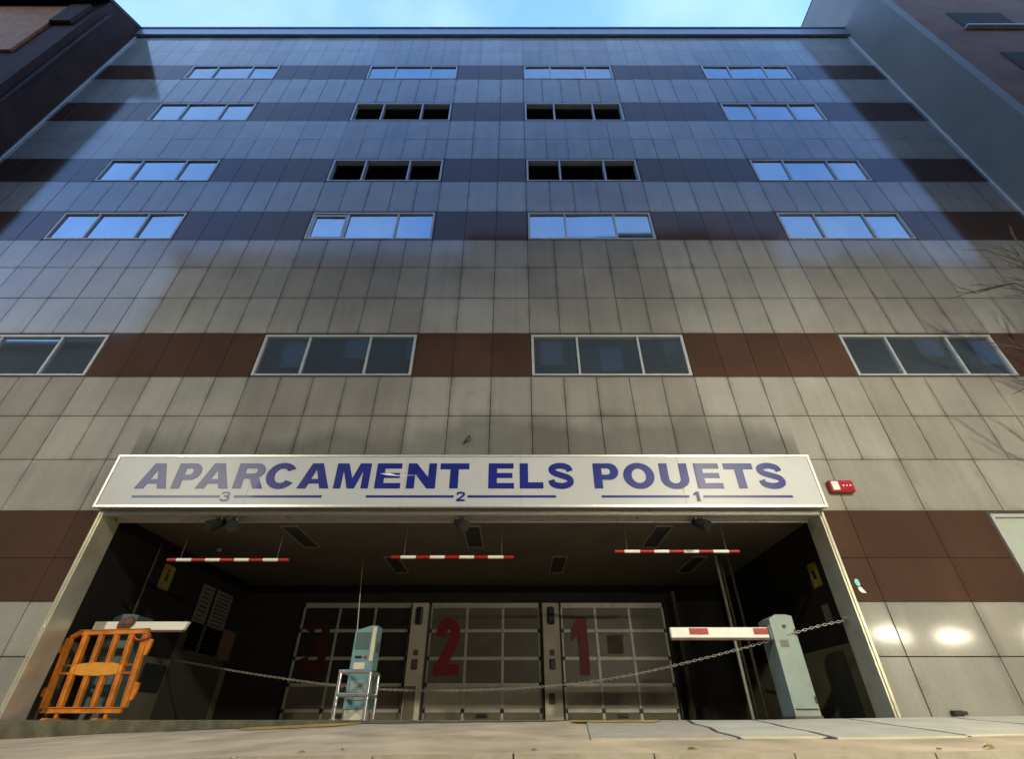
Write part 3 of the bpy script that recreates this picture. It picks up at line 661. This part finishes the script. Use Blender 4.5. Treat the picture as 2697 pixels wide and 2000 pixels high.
for ch, px, w in (('3', 490, .15), ('2', 1002, .15), ('1', 1516, .10)):
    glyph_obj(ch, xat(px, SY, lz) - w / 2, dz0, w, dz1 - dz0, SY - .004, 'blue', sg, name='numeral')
# scratch across the E and N
MB().add([(xat(826, SY, 3.53), SY - .009, zr(1031) * SY), (xat(842, SY, 3.53), SY - .009, zr(1035) * SY), (xat(862, SY, 3.5), SY - .009, zr(1036.5) * SY), (xat(915, SY, 3.5), SY - .009, zr(1035) * SY), (xat(862, SY, 3.5), SY - .009, zr(1034.8) * SY), (xat(848, SY, 3.53), SY - .009, zr(1030.5) * SY)],
         [(0, 1, 2, 3, 4, 5)]).build('scratch', 'paper', sg)

# ------------------------------------------------------------------ things fixed to the building
def spotlight(px, two, label):
    z = OTOP - .0; y = 8.14; x = xat(px, y, z - .1)
    o = empty('floodlight', (x, y, z - .35), label, 'floodlight', 'floodlights under the sign')
    for k in range(2 if two else 1):
        dx = -.13 + .26 * k if two else 0
        mb = MB(); mb.bbox(x + dx - .07, x + dx + .07, y - .03, y + .03, z - .02, z + .055, r=.008); mb.tube([(x + dx - .06, y, z - .01), (x + dx - .07, y - .01, z - .14)], .012, 6); mb.tube([(x + dx + .06, y, z - .01), (x + dx + .07, y - .01, z - .14)], .012, 6)
        mb.build('bracket', 'alu', o)
        mb = MB(); c = Vector((x + dx, y, z - .15)); ax = Vector((.35 if not two or k else -.3, -.45, -.35)).normalized()
        mb.tube([c - ax * .15, c - ax * .14, c - ax * .02, c + ax * .08, c + ax * .14], .1, 14, radii=[.045, .065, .085, .10, .105]); mb.build('lamp_body', 'black', o)
        MB().tube([c + ax * .141, c + ax * .15], .09, 14).build('lens', 'black', o)
    return o
spotlight(490, True, 'pair of black floodlights under the sign numeral three')
spotlight(1003, False, 'black floodlight under the sign numeral two')
spotlight(1523, False, 'black floodlight under the sign numeral one')

def height_bar(pxs, py, label):
    y = 8.55; r = zr(py); z = r * y
    x0, x1 = xat(pxs[0], y, z), xat(pxs[1], y, z)
    o = empty('height_bar', ((x0 + x1) / 2, y, z - .03), label, 'height bar', 'striped height bars')
    u = [0, .075, .20, .315, .435, .555, .675, .79, .915, 1.0]
    for k in range(9):
        a, b = x0 + (x1 - x0) * u[k], x0 + (x1 - x0) * u[k + 1]
        MB().tube([(a, y, z), (b, y, z)], .028, 12).build('red_band' if k % 2 == 0 else 'white_band', 'red' if k % 2 == 0 else 'white', o)
    for t in (.1, .9):
        x = x0 + (x1 - x0) * t; MB().tube([(x, y, z + .03), (x, y, CEIL)], .006, 6).build('hanger', 'rust', o)
height_bar((365, 628), 1219, 'red and white striped height bar hanging below sign numeral three')
height_bar((852, 1118), 1213, 'red and white striped height bar hanging below sign numeral two')
height_bar((1338, 1608), 1200.5, 'red and white striped height bar hanging below sign numeral one')

def ceiling_lamp(x, y0, y1, label, group):
    o = empty('ceiling_lamp', (x, (y0 + y1) / 2, CEIL - .03), label, 'ceiling lamp', group)
    mb = MB(); mb.box(x - .17, x - .15, y0, y1, CEIL - .03, CEIL - .002); mb.box(x + .15, x + .17, y0, y1, CEIL - .03, CEIL - .002); mb.box(x - .15, x + .15, y0, y0 + .02, CEIL - .03, CEIL - .002); mb.box(x - .15, x + .15, y1 - .02, y1, CEIL - .03, CEIL - .002)
    mb.build('housing', 'soffit', o); box(x - .149, x + .149, y0 + .021, y1 - .021, CEIL - .014, CEIL - .004).build('louvre', 'joint', o)
for x, t in ((-4.27, 'three'), (-.8, 'two'), (2.88, 'one')): ceiling_lamp(x, 9.15, 10.5, 'unlit ceiling strip lamp behind the height bar of lane ' + t, 'front row of ceiling lamps')
for x, t in ((-2.75, 'above the teal ticket machine'), (1.05, 'near the pillar between doors two and one'), (4.2, 'near the top of the drain pipes')): ceiling_lamp(x, 11.2, 12.6, 'unlit deeper ceiling strip lamp ' + t, 'rear row of ceiling lamps')
for px, py, lb_ in ((478, 1195, 'small pale smoke detector on the ceiling above the orange barrier'), (1687, 1194, 'small pale smoke detector on the ceiling above the pale barrier cabinet')):
    r = zr(py); d = CEIL / r; x = xat(px, d, CEIL)
    mb = MB(); mb.tube([(x, d, CEIL - .002), (x, d, CEIL - .03), (x, d, CEIL - .06)], .05, 12, radii=[.055, .055, .035]); mb.build('smoke_detector', 'pillar', label=lb_, cat='smoke detector', group='smoke detectors', origin=(x, d, CEIL - .06))

# notices on the side walls
def notice(name, x, y0, y1, z0, z1, m, label, cat, group=None, face=1):
    o = empty(name, (x, (y0 + y1) / 2, z0), label, cat, group)
    xa, xb = (x + .002, x + .02) if face > 0 else (x - .02, x - .002)
    box(xa, xb, y0, y1, z0, z1).build('plate', m, o)
    return o, (xb if face > 0 else xa)
def wall_yz(px, py, X):                     # pixel on a side wall x=X -> (distance, height)
    r = zr(py); d = X / ((px - PX0) / F * (CP + r * SP)); return d, r * d
n1, xx = notice('yellow_notice', IL, 10.3, 10.65, 2.25, 2.72, 'yellow', 'yellow notice with a small black figure on the left garage wall', 'notice')
bbox(xx + .0005, xx + .003, 10.42, 10.5, 2.42, 2.56, r=.001).build('pictogram', 'black', n1); MB().tube([(xx + .0005, 10.46, 2.61), (xx + .003, 10.46, 2.61)], .035, 10).build('pictogram', 'black', n1)
n2, xx = notice('yellow_notice', IR, 9.15, 9.42, 2.05, 2.45, 'yellow', 'dim yellow notice on the right garage wall', 'notice', face=-1)
bbox(xx - .003, xx - .0005, 9.23, 9.33, 2.18, 2.32, r=.001).build('pictogram', 'black', n2)
notice('paper_notice', IR, 9.2, 9.4, 1.45, 1.75, 'board', 'small grey notice under the yellow one on the right garage wall', 'notice', face=-1)
def price_board(y0, y1, z0, z1, label, n):
    o, xx = notice('tariff_board', IL, y0, y1, z0, z1, 'board', label, 'board')
    for k in range(n):
        z = z1 - .08 - (z1 - z0 - .12) * k / (n - 1); box(xx + .0005, xx + .002, y0 + .06, y1 - .06 - .1 * random.random(), z - .012, z + .012).build('text_line', 'gwall', o)
price_board(11.85, 12.35, 1.35, 2.68, 'narrow pale tariff board on the left garage wall', 14)
price_board(12.5, 13.25, 1.35, 2.68, 'wide pale tariff board on the left garage wall', 16)
box(IL, IL + .03, 13.35, 13.9, 1.3, 1.95).build('notice_cabinet', 'rust', bld)

# alarm siren
sr = empty('alarm_siren', (xat(1825, 7.95, 3.5), 7.95, zr(1072) * 8), 'red and white alarm siren box beside the sign', 'siren')
a, b = xat(1799, 7.93, 3.5), xat(1851, 7.93, 3.5); z0, z1 = zr(1072) * 7.93, zr(1046) * 7.93
bbox(a, b, 7.90, 7.995, z0, z1, r=.02).build('back_box', 'siren_red', sr)
bbox(a + .03, a + .15, 7.885, 7.91, z0 + .03, z1 - .03, r=.01).build('strobe_cover', 'siren_white', sr)
bbox(a + .155, b - .03, 7.885, 7.91, z0 + .03, z1 - .03, r=.01).build('siren_cover', 'siren_red', sr)
for k in range(3): MB().tube([(a + .22 + .06 * k, 7.886, (z0 + z1) / 2), (a + .22 + .06 * k, 7.88, (z0 + z1) / 2)], .014, 8).build('screw', 'siren_white', sr)
# sticker
st = empty('sticker', (xat(1868, 7.99, 1.8), 7.99, zr(1288) * 8), 'torn white and turquoise sticker on the brown panel beside the entrance', 'sticker')
x, z = xat(1868, 7.99, 1.8), zr(1272) * 8
MB().prism_y([(x - .05, z + .03), (x - .02, z + .08), (x + .02, z + .07), (x + .03, z), (x + .01, z - .03), (x - .03, z - .02)], 7.9925, 7.995).build('upper_scrap', 'cyan', st)
MB().prism_y([(x - .03, z - .045), (x + .02, z - .035), (x + .05, z - .08), (x + .075, z - .13), (x + .01, z - .125), (x - .02, z - .1)], 7.9925, 7.995).build('lower_scrap', 'paper', st)
# cable stub above the sign
cx, cz = xat(1018, 7.97, 4.4), zr(958) * 7.97
MB().tube([(cx + .03, 7.985, cz + .12), (cx + .01, 7.95, cz + .05), (cx - .05, 7.95, cz - .04), (cx - .06, 7.955, cz - .07), (cx + .0, 7.94, cz - .03), (cx + .045, 7.95, cz - .03), (cx + .04, 7.95, cz + .05), (cx + .015, 7.96, cz + .09)], .011, 6).build('cable_stub', 'black', label='looped stub of black cable sticking out above the sign', cat='cable', origin=(cx, 7.97, cz))
# anchor bracket low on the right
bx, bz = xat(2085, 7.96, .12), zr(1553) * 7.96
mb = MB(); mb.bbox(bx - .07, bx + .05, 7.9, 7.994, bz - .025, bz + .03, r=.008); mb.bbox(bx + .06, bx + .12, 7.92, 7.994, bz - .02, bz + .02, r=.006); mb.build('wall_bracket', 'black', label='small black bracket at the foot of the wall right of the entrance', cat='bracket', origin=(bx, 7.95, bz))

# ------------------------------------------------------------------ orange barrier
ob = empty('orange_barrier', (-6.1, 8.5, FLOOR), 'orange plastic crowd barrier with oval plate beside the entrance jamb', 'barrier')
OY = 8.5; sc = OY / 8.25
bx0, bx1, bz0, bz1 = -6.80 * 1.0, -5.62, .19, 1.19
tilt = -.09
def ox(u, v): return bx0 + (bx1 - bx0) * u + tilt * v * 1.0 + .0
def oz(u, v): return bz0 + (bz1 - bz0) * v + .03 * u * v
def obar(name, u0, v0, u1, v1, w, dep=.025, m='orange', parent=ob):
    a = Vector((ox(u0, v0), 0, oz(u0, v0))); b = Vector((ox(u1, v1), 0, oz(u1, v1))); t = (b - a).normalized(); n = Vector((-t.z, 0, t.x)) * w / 2
    poly = [(a + n), (b + n), (b - n), (a - n)]
    mb = MB(); mb.prism_y([(p.x, p.z) for p in poly], OY - dep, OY + dep)
    # raised ribs along both edges
    for s in (-.8, .8):
        q = [(a + n * (s + .14)), (b + n * (s + .14)), (b + n * (s - .14)), (a + n * (s - .14))]; mb.prism_y([(p.x, p.z) for p in q], OY - dep - .014, OY - dep - .0005)
    return mb.build(name, m, parent)
obar('top_rail', .10, 1, 1.0, 1, .075); obar('bottom_rail', 0, 0, .97, 0, .075)
obar('corner_brace', .0, .93, .11, 1.0, .06, dep=.023)
obar('left_stile', .0, .02, .0, .93, .075, dep=.024); obar('right_stile', .985, .03, .985, .97, .085, dep=.024)
for k, u in enumerate((.2, .4, .6, .8)):
    if k in (0, 3): obar('slat', u, .03, u, .97, .075, dep=.027, m='orange')
    else: obar('slat', u, .57, u, .97, .07, dep=.022); obar('slat', u, .03, u, .43, .07, dep=.022)
obar('middle_rail', .03, .555, .96, .555, .02, dep=.018); obar('middle_rail', .03, .455, .96, .455, .03, dep=.018)
mb = MB(); poly = []
for k in range(28):
    a = 2 * math.pi * k / 28; u = .5 + .325 * math.copysign(abs(math.cos(a)) ** .7, math.cos(a)); v = .505 + .085 * math.copysign(abs(math.sin(a)) ** .8, math.sin(a)); poly.append((ox(u, v), oz(u, v)))
mb.prism_y(poly, OY - .036, OY - .0285); mb.build('oval_plate', 'orange_lt', ob)
for v in (.78, .22):
    for side in (1, -1):
        mb = MB(); u = .985 if side > 0 else 0; x = ox(u, v) + side * .04; z = oz(u, v)
        mb.prism_y([(x - .02, z - .13), (x + side * .055, z - .10), (x + side * .075, z), (x + side * .075, z + .11), (x - .02, z + .13)] if side > 0 else [(x + .02, z - .07), (x - .06, z - .05), (x - .06, z + .05), (x + .02, z + .07)], OY - .02, OY + .02); mb.build('hook', 'orange', ob)
for u in (.2, .8):
    x = ox(u, 0); mb = MB(); mb.box(x - .02, x + .02, OY - .018, OY + .018, FLOOR + .02, bz0 - .037); mb.build('foot_post', 'orange', ob)
    mb = MB(); mb.prism_x([(OY - .24, FLOOR), (OY + .24, FLOOR), (OY + .2, FLOOR + .025), (OY - .2, FLOOR + .025)], x - .035, x + .035); mb.build('foot', 'orange', ob)
MB().tube([(ox(.86, .9), OY - .045, oz(.86, .9)), (ox(.93, .87), OY - .05, oz(.93, .87)), (ox(1.02, .89), OY - .04, oz(1.02, .89)), (ox(1.06, .93), OY - .02, oz(1.06, .93))], .018, 6).build('tape_end', 'red', ob)

# ------------------------------------------------------------------ barrier gates
def gate(x0, x1, y0, y1, top, body, label, arm):
    o = empty('barrier_gate', ((x0 + x1) / 2, (y0 + y1) / 2, FLOOR), label, 'barrier gate')
    mb = MB(); w = x1 - x0; poly = [(x0, FLOOR), (x1, FLOOR), (x1, top - .02), (x1 - .25 * w, top), (x0 + .3 * w, top), (x0, top - .06)]
    mb.prism_y(poly, y0, y1); c = mb.build('cabinet', body, o)
    MB().tube([(x0 + w * .55, y0 - .001, top - .17), (x0 + w * .55, y0 - .02, top - .17)], .025, 12).build('lock', 'black', c)
    bbox(x0 + .02, x1 - .02, y0 - .006, y0 - .0005, FLOOR + .12, FLOOR + .14, r=.002).build('panel_gap', 'joint', c)
    for zz in (FLOOR + .2, top - .3): bbox(x1 - .028, x1 - .008, y0 - .012, y0 - .0005, zz, zz + .09, r=.003).build('hinge', 'joint', c)
    box(x0 + .07, x0 + .2, y0 - .004, y0 - .0005, top - .46, top - .36).build('label_plate', 'board', c)
    box(x0 - .015, x1 + .015, y0 - .015, y1 + .015, FLOOR, FLOOR + .05).build('plinth', 'gwall_low', o)
    return o
YG = 8.5
g1 = gate(4.06, 4.43, YG, YG + .42, zr(1338) * YG, 'teal_pale', 'pale teal barrier cabinet with a white and red arm at lane 1', None)
az = zr(1378) * 8.56; ah = .075
xa = xat(1458, 8.56, az); xb = 4.06
mb = MB(); mb.bbox(xa, xb, 8.52, 8.60, az - ah, az + ah, r=.012); arm = mb.build('arm', 'white', g1)
for p, q in ((1500, 1541), (1640, 1682)):
    a, b = xat(p, 8.52, az), min(xat(q, 8.52, az), xb); box(a, b, 8.516, 8.5195, az - .03, az + .06).build('red_patch', 'red', arm)
box(xa, xb, 8.525, 8.595, az - ah - .03, az - ah - .001).build('rubber_edge', 'rust', arm)
bbox(4.0, 4.062, 8.5, 8.66, az - .11, az + .11, r=.02).build('arm_hub', 'teal_dark', g1)

g2 = gate(-6.65, -6.25, 8.9, 9.3, zr(1337) * 8.9, 'teal_dark', 'dark teal barrier cabinet with a white arm behind the orange barrier', None)
az = zr(1363) * 8.75; xa = xat(207, 8.75, az); xb = xat(410, 8.75, az)
mb = MB(); mb.prism_y([(xa, az - .06), (xb - .05, az - .06), (xb, az + .06), (xa, az + .06)], 8.72, 8.79); arm = mb.build('arm', 'white', g2)
box(xa, xb - .05, 8.725, 8.785, az - .09, az - .061).build('rubber_edge', 'rust', arm)
bbox(-6.58, -6.4, 8.791, 8.9, az - .05, az + .05, r=.02).build('arm_hub', 'teal_dark', g2)
mb = MB(); hx = xat(272, 8.7, az)
bm = bmesh.new(); bmesh.ops.create_icosphere(bm, subdivisions=2, radius=1)
for v in bm.verts: v.co = Vector((v.co.x * .13 + hx + .03 * v.co.z, v.co.y * .07 + 8.72, az + .03 + v.co.z * .12)) + Vector((random.uniform(-.015, .015), random.uniform(-.01, .01), random.uniform(-.015, .015)))
bm.verts.index_update(); mb.add([v.co[:] for v in bm.verts], [[v.index for v in f.verts] for f in bm.faces]); bm.free()
mb.build('rag', 'rust', label='crumpled brown rag wrapped over the white arm at lane 3', cat='rag', origin=(hx, 8.72, az))

# ------------------------------------------------------------------ ticket machine + guard rail
tm = empty('ticket_machine', (-2.4, 8.85, FLOOR), 'teal ticket machine on a cream base behind a steel guard rail', 'ticket machine')
ty0 = 8.72; tx0, tx1 = xat(738, ty0, .1) + .03, xat(783, ty0, .1) + .07; tz = zr(1362) * ty0
mb = MB(); w = tx1 - tx0
mb.prism_y([(tx0, FLOOR + .14), (tx1, FLOOR + .14), (tx1, tz), (tx0 + w * .72, tz), (tx0, tz - .07)], ty0, ty0 + .32); body = mb.build('housing', 'teal', tm)
box(tx0 + .02, tx1 - .02, ty0 + .02, ty0 + .3, FLOOR, FLOOR + .139).build('base', 'cream', tm)
bbox(tx1 - .07, tx1 - .008, ty0 - .012, ty0 - .0005, tz - .50, tz - .02, r=.004).build('edge_strip', 'cream', body)
bbox(tx0 + .03, tx1 - .09, ty0 - .01, ty0 - .0005, tz - .34, tz - .1, r=.004).build('display_panel', 'teal_dark', body)
bbox(tx0 + .05, tx1 - .05, ty0 - .012, ty0 - .0005, FLOOR + .25, FLOOR + .5, r=.004).build('lower_panel', 'teal_pale', body)
bbox(tx1 + .0005, tx1 + .02, ty0 + .08, ty0 + .2, tz - .36, tz - .22, r=.006).build('side_box', 'rust', body)
bbox(tx0 + .06, tx0 + .16, ty0 - .014, ty0 - .0005, tz - .46, tz - .43, r=.003).build('ticket_slot', 'black', body)
bbox(tx0 + .20, tx0 + .24, ty0 - .016, ty0 - .0005, tz - .47, tz - .43, r=.006).build('button', 'red', body)
box(tx0 + .05, tx1 - .12, ty0 - .003, ty0 - .0005, tz - .62, tz - .52).build('label_plate', 'cream', body)
gr = empty('guard_rail', (-2.3, 8.36, FLOOR), 'bent stainless steel guard rail in front of the teal ticket machine', 'guard rail')
gy = 8.33; ga, gb_ = xat(723, gy, .07), xat(791, gy, .07); gt = zr(1462) * gy
rr = .028
for x in (ga, gb_):
    MB().tube([(x, gy, FLOOR), (x, gy, gt)], rr, 12).build('post', 'chrome', gr)
    MB().tube([(x, gy + .52, FLOOR), (x, gy + .52, gt)], rr, 12).build('post', 'chrome', gr)
    for z in (gt, .37):
        MB().tube([(x, gy, z), (x, gy + .52, z)], rr * .95, 12).build('side_rail', 'chrome', gr)
for z in (gt, .37): MB().tube([(ga - .02, gy - .004, z), (gb_ + .02, gy - .004, z)], rr * 1.05, 12).build('cross_rail', 'chrome', gr)
for x in (ga, gb_):
    MB().tube([(x, gy, FLOOR - .0), (x, gy, FLOOR + .012)], .055, 14).build('base_plate', 'chrome', gr)
cy = ty0 + .05
MB().tube([(tx0 + .01, cy, tz - .12), (xat(790, 11.35, CEIL), 11.35, CEIL)], .009, 6).build('ceiling_cable', 'cable', label='thin pale cable running from the ticket machine up to the ceiling', cat='cable', origin=(tx0, cy, tz - .12))

# ------------------------------------------------------------------ chain across the entrance
d, z = wall_yz(352, 1432, IL); A = Vector((IL + .02, d, z)); B = Vector((OR - .02, 8.3, zr(1345) * 8.3))
pts = []; N = 220
tabl = [(352, 1432), (520, 1463), (700, 1490), (840, 1503), (1000, 1505), (1180, 1497), (1330, 1480), (1480, 1447), (1660, 1400), (1835, 1345)]
from bisect import bisect
prof = []
for px, py in tabl:
    # chain hangs in one vertical plane A-B: intersect the pixel's ray with it
    u = (px - PX0) / F; r = zr(py); k = u * (CP + r * SP)        # x = k*d, z = r*d
    dx, dy = B.x - A.x, B.y - A.y; t = (k * A.y - A.x) / (dx - k * dy); prof.append((t, r * (A.y + dy * t)))
def cz_(t):
    for (a, b), (c, d_) in zip(prof, prof[1:]):
        if t <= c: return b + (d_ - b) * (t - a) / (c - a)
    return prof[-1][1]
def czs(t): return sum(cz_(min(1, max(0, t + k * .012))) for k in range(-4, 5)) / 9
path = [Vector((A.x + (B.x - A.x) * t, A.y + (B.y - A.y) * t, czs(t))) for t in [i / 600 for i in range(601)]]
cum = [0]
for p, q in zip(path, path[1:]): cum.append(cum[-1] + (q - p).length)
LN = .052; mb = MB(); s = 0; k = 0
def at_len(s):
    i = min(max(bisect(cum, s) - 1, 0), len(path) - 2); f = (s - cum[i]) / (cum[i + 1] - cum[i]); return path[i].lerp(path[i + 1], f)
while s + LN < cum[-1]:
    p, q = at_len(s), at_len(s + LN * .99); c = (p + q) / 2; t = (q - p).normalized(); n1 = t.cross(Vector((0, 0, 1))).normalized(); n2 = t.cross(n1)
    w = n1 if k % 2 else n2
    pts = [c + t * (LN * .66 * math.cos(a)) + w * (.0155 * math.sin(a)) for a in [2 * math.pi * i / 10 for i in range(10)]]
    pts = pts + [pts[0]]; mb.tube(pts, .006, 5, caps=False); s += LN; k += 1
mb.build('chain', 'chain', label='steel chain sagging across the garage entrance from wall to jamb', cat='chain', origin=(0, 8.6, .4))
MB().tube([(OR - .001, 8.3, B.z), (OR - .06, 8.3, B.z)], .02, 8).build('chain_hook', 'chrome', bld)

# ------------------------------------------------------------------ neighbouring buildings
lb = empty('left_building', (-20, 12, -.6), 'dark building with a sloping tiled roof and brown loggia on the left', 'building')
LY = 6.7
MB().prism_x([(LY, -1.2), (20, -1.2), (20, 23), (13.3, 27.0), (8.0, 23.45), (LY, 22.5)], -34, XL - .002).build('wall', 'left_wall', lb)
mb = MB(); mb.prism_x([(LY - .75, 22.02), (13.3, 27.05), (13.3, 27.25), (LY - .75, 22.2)], -34.3, XL + .02); mb.build('roof', 'roof', lb)
bbox(-34, -16.35, LY - .10, LY - .003, 17.9, 21.7, r=.02).build('loggia_cladding', 'wood', lb)
bbox(-16.34, -15.6, LY - .16, LY - .003, 20.2, 21.75, r=.03).build('balcony_end', 'left_wall', lb)
MB().tube([(XL + .09, LY + .25, 21.9), (XL + .09, LY + .25, -.4)], .05, 10).build('downpipe', 'roof', lb)
for z in (15.2, 11.8):
    w = bbox(-22, -17.6, LY - .05, LY - .003, z, z + 1.9, r=.01).build('window', 'frame', lb); box(-21.9, -17.7, LY - .056, LY - .0505, z + .1, z + 1.8).build('pane', 'glass', w)
for k, z in enumerate((.6, 3.8, 7.0)):
    w = bbox(-22, -17.6, LY - .05, LY - .003, z, z + 1.9, r=.01).build('window', 'frame', lb); box(-21.9, -17.7, LY - .056, LY - .0505, z + .1, z + 1.8).build('pane', 'win_dark', w)

rb = empty('right_building', (20, 12, -.4), 'brown fronted building with a pale grey side wall on the right', 'building')
RY = 6.49
box(XR + .002, XR + .35, RY, 20, -1.2, 27).build('side_wall', 'right_wall', rb)
box(XR + .352, 34, RY + .003, 20, -1.2, 27.003).build('front_wall', 'right_front', rb)
box(XR, XR + .36, RY - .04, 20.1, 27.004, 27.1).build('coping', 'roof', rb)
for z in (22.6, 19.3, 16.0, 12.7, 9.4, 6.1, 2.8):
    for x in (15.35, 19.2):
        w = MB(); w.box(x, x + 1.9, RY - .02, RY + .0025, z, z + 1.35); w = w.build('window', 'joint', rb)
        box(x + .06, x + 1.84, RY - .026, RY - .0205, z + .06, z + 1.29).build('pane', 'dark_in', w)
        box(x - .06, x + 1.96, RY - .14, RY - .002, z - .07, z - .003).build('sill', 'frame', w)

# ------------------------------------------------------------------ across the street (seen in the reflections)
OPY = -5.0
def opposite(name, x0, x1, h, m, label, nx):
    o = empty(name, ((x0 + x1) / 2, OPY, -.6), label, 'building')
    box(x0, x1, OPY - 12, OPY, -1.5, h).build('wall', m, o)
    bbox(x0 - .1, x1 + .1, OPY - 12.1, OPY + .35, h + .002, h + .3, r=.03).build('cornice', 'stone', o)
    w = (x1 - x0) / nx; z = 3.6
    me = None
    while z + 2.4 < h:
        for i in range(nx):
            a = x0 + w * (i + .3); b = x0 + w * (i + .7)
            q = box(a, b, OPY + .003, OPY + .06, z, z + 1.8).build('window', 'stone2', o); box(a + .08, b - .08, OPY + .0605, OPY + .066, z + .08, z + 1.72).build('pane', 'win_dark', q)
        z += 3.1
    return o
ob1 = opposite('apartment_building', -21.5, -3.1, 24.4, 'stone', 'dark apartment block across the street mirrored in the panels left of centre', 5)
ob3 = opposite('apartment_building', -3.0, 17.4, 26.4, 'stone', 'tallest dark apartment block across the street mirrored in the panels', 6)
ob4 = opposite('apartment_building', 17.5, 46, 23.6, 'stone', 'dark apartment block above the lit shop front across the street', 8)
for o_, x_, w_, h_, z_ in ((ob1, -17, 3, 1.5, 24.7), (ob1, -8.5, 2, 1.0, 24.7), (ob3, 3, 4, 1.2, 26.7), (ob3, 13, 2.2, 1.8, 26.7), (ob4, 24, 4, 2.2, 23.9), (ob4, 35, 3, 1.4, 23.9)):
    bbox(x_ - w_ / 2, x_ + w_ / 2, OPY - 4, OPY - .8, z_ + .002, z_ + h_, r=.04).build('stair_tower', 'stone', o_)
ob2 = opposite('terraced_building', -60, -21.6, 17.4, 'stone2', 'lower ochre building across the street mirrored in the panels', 11)
for x in (-24.2, -27.6, -29.0, -32.5): bbox(x - .5, x + .5, OPY - 3, OPY - 1.8, 17.702, 19.0 + .5 * math.sin(x), r=.04).build('chimney', 'stone', ob2)
# lit strip lights above the shop front across the street
for x in (20.4, 16.75, 14.5, 11.9, 9.4, 7.0, 4.6):
    o = empty('shop_strip_light', (x, OPY + .18, 2.72), 'lit strip light above the shop front across the street', 'strip light', 'strip lights across the street')
    MB().prism_x([(OPY + .07, 2.9), (OPY + .62, 2.93), (OPY + .62, 2.95), (OPY + .07, 3.0)], x - .85, x + .85).build('cutoff_hood', 'pole', o); MB().tube([(x - .45, OPY + .2, 2.8), (x + .45, OPY + .2, 2.8)], .034, 10).build('tube', 'tube', o)  # unseen hood, shaped to cut the light going up the facade
    bbox(x - .1, x + .1, OPY + .005, OPY + .07, 2.85, 2.98, r=.01).build('bracket', 'pole', o)

def street_lamp(x, y, h, power, label):
    z0 = road_z(x) + .10
    o = empty('street_lamp', (x, y, z0), label, 'street lamp', 'street lamps across the street')
    MB().tube([(x, y, z0), (x, y, z0 + .9), (x, y, z0 + .91), (x, y, h)], .1, 12, radii=[.11, .10, .075, .05]).build('pole', 'pole', o)
    MB().tube([(x, y, h - .05), (x, y + .4, h + .15), (x, y + 1.3, h + .22)], .035, 8).build('arm', 'pole', o)
    hy = y + 1.6
    bbox(x - .17, x + .17, hy - .38, hy + .38, h + .15, h + .28, r=.04).build('lamp_head', 'pole', o)
    MB().box(x - .14, x + .14, hy - .32, hy + .32, h + .13, h + .149).build('lens', 'lens', o)
    li = bpy.data.lights.new('street_lamp_light', 'SPOT'); li.energy = power; li.color = LAMP_COL; li.spot_size = R(172); li.spot_blend = 1.0; li.shadow_soft_size = .18
    lo = bpy.data.objects.new('street_lamp_light', li); COL.objects.link(lo); lo.parent = o
    lo.location = Vector((x, hy + .42, h + .10 + E)) - wloc(o); lo.rotation_euler = (R(38), 0, 0)
street_lamp(-11.5, -4.3, 7.2, LAMP_W * .8, 'lit grey street lamp across the street opposite the orange barrier')
street_lamp(7.2, -4.3, 7.2, LAMP_W, 'lit grey street lamp across the street opposite the alarm siren')

# ------------------------------------------------------------------ bare street tree at the right
tr = empty('bare_tree', (10.3, 5.6, gz(10.3, 5.6)), 'leafless street tree whose twigs reach in beside the upper right window', 'tree')
tz0 = gz(10.3, 5.6)
rt = random.Random(3)
MB().tube([(10.3, 5.6, tz0 - .05), (10.3, 5.58, 1.4), (10.22, 5.6, 3.4), (10.2, 5.62, 5.0)], .1, 10, radii=[.13, .10, .085, .07]).build('trunk', 'bark', tr)
mb = MB()
def branch(p, dirv, L, r, depth):
    q = p + dirv * L * .5 + Vector((rt.uniform(-.06, .06), rt.uniform(-.06, .06), rt.uniform(-.03, .08))) * L
    e = q + (dirv + Vector((rt.uniform(-.3, .3), rt.uniform(-.3, .3), rt.uniform(-.05, .3)))).normalized() * L * .5
    mb.tube([p, q, e], r, 5, radii=[r, r * .8, r * .55], caps=False)
    if depth == 0: return
    for k in range(3 if depth > 1 else 4):
        b = [q, e, e, p.lerp(q, .6)][k]; dv = (dirv + Vector((rt.uniform(-.9, .9), rt.uniform(-.8, .8), rt.uniform(-.35, .75)))).normalized()
        branch(b, dv, L * rt.uniform(.55, .75), r * .55, depth - 1)
for (z, dv, L) in ((3.6, (-.75, .3, .6), 1.15), (4.2, (.7, .2, .7), 1.3), (4.7, (-.7, -.1, .85), 1.2), (4.9, (.15, .55, .9), 1.3), (5.0, (-.45, .3, 1.0), 1.3), (4.0, (.2, -.7, .6), 1.2)):
    branch(Vector((10.2, 5.61, z)), Vector(dv).normalized(), L, .04, 3)
mb.build('crown', 'bark', tr)
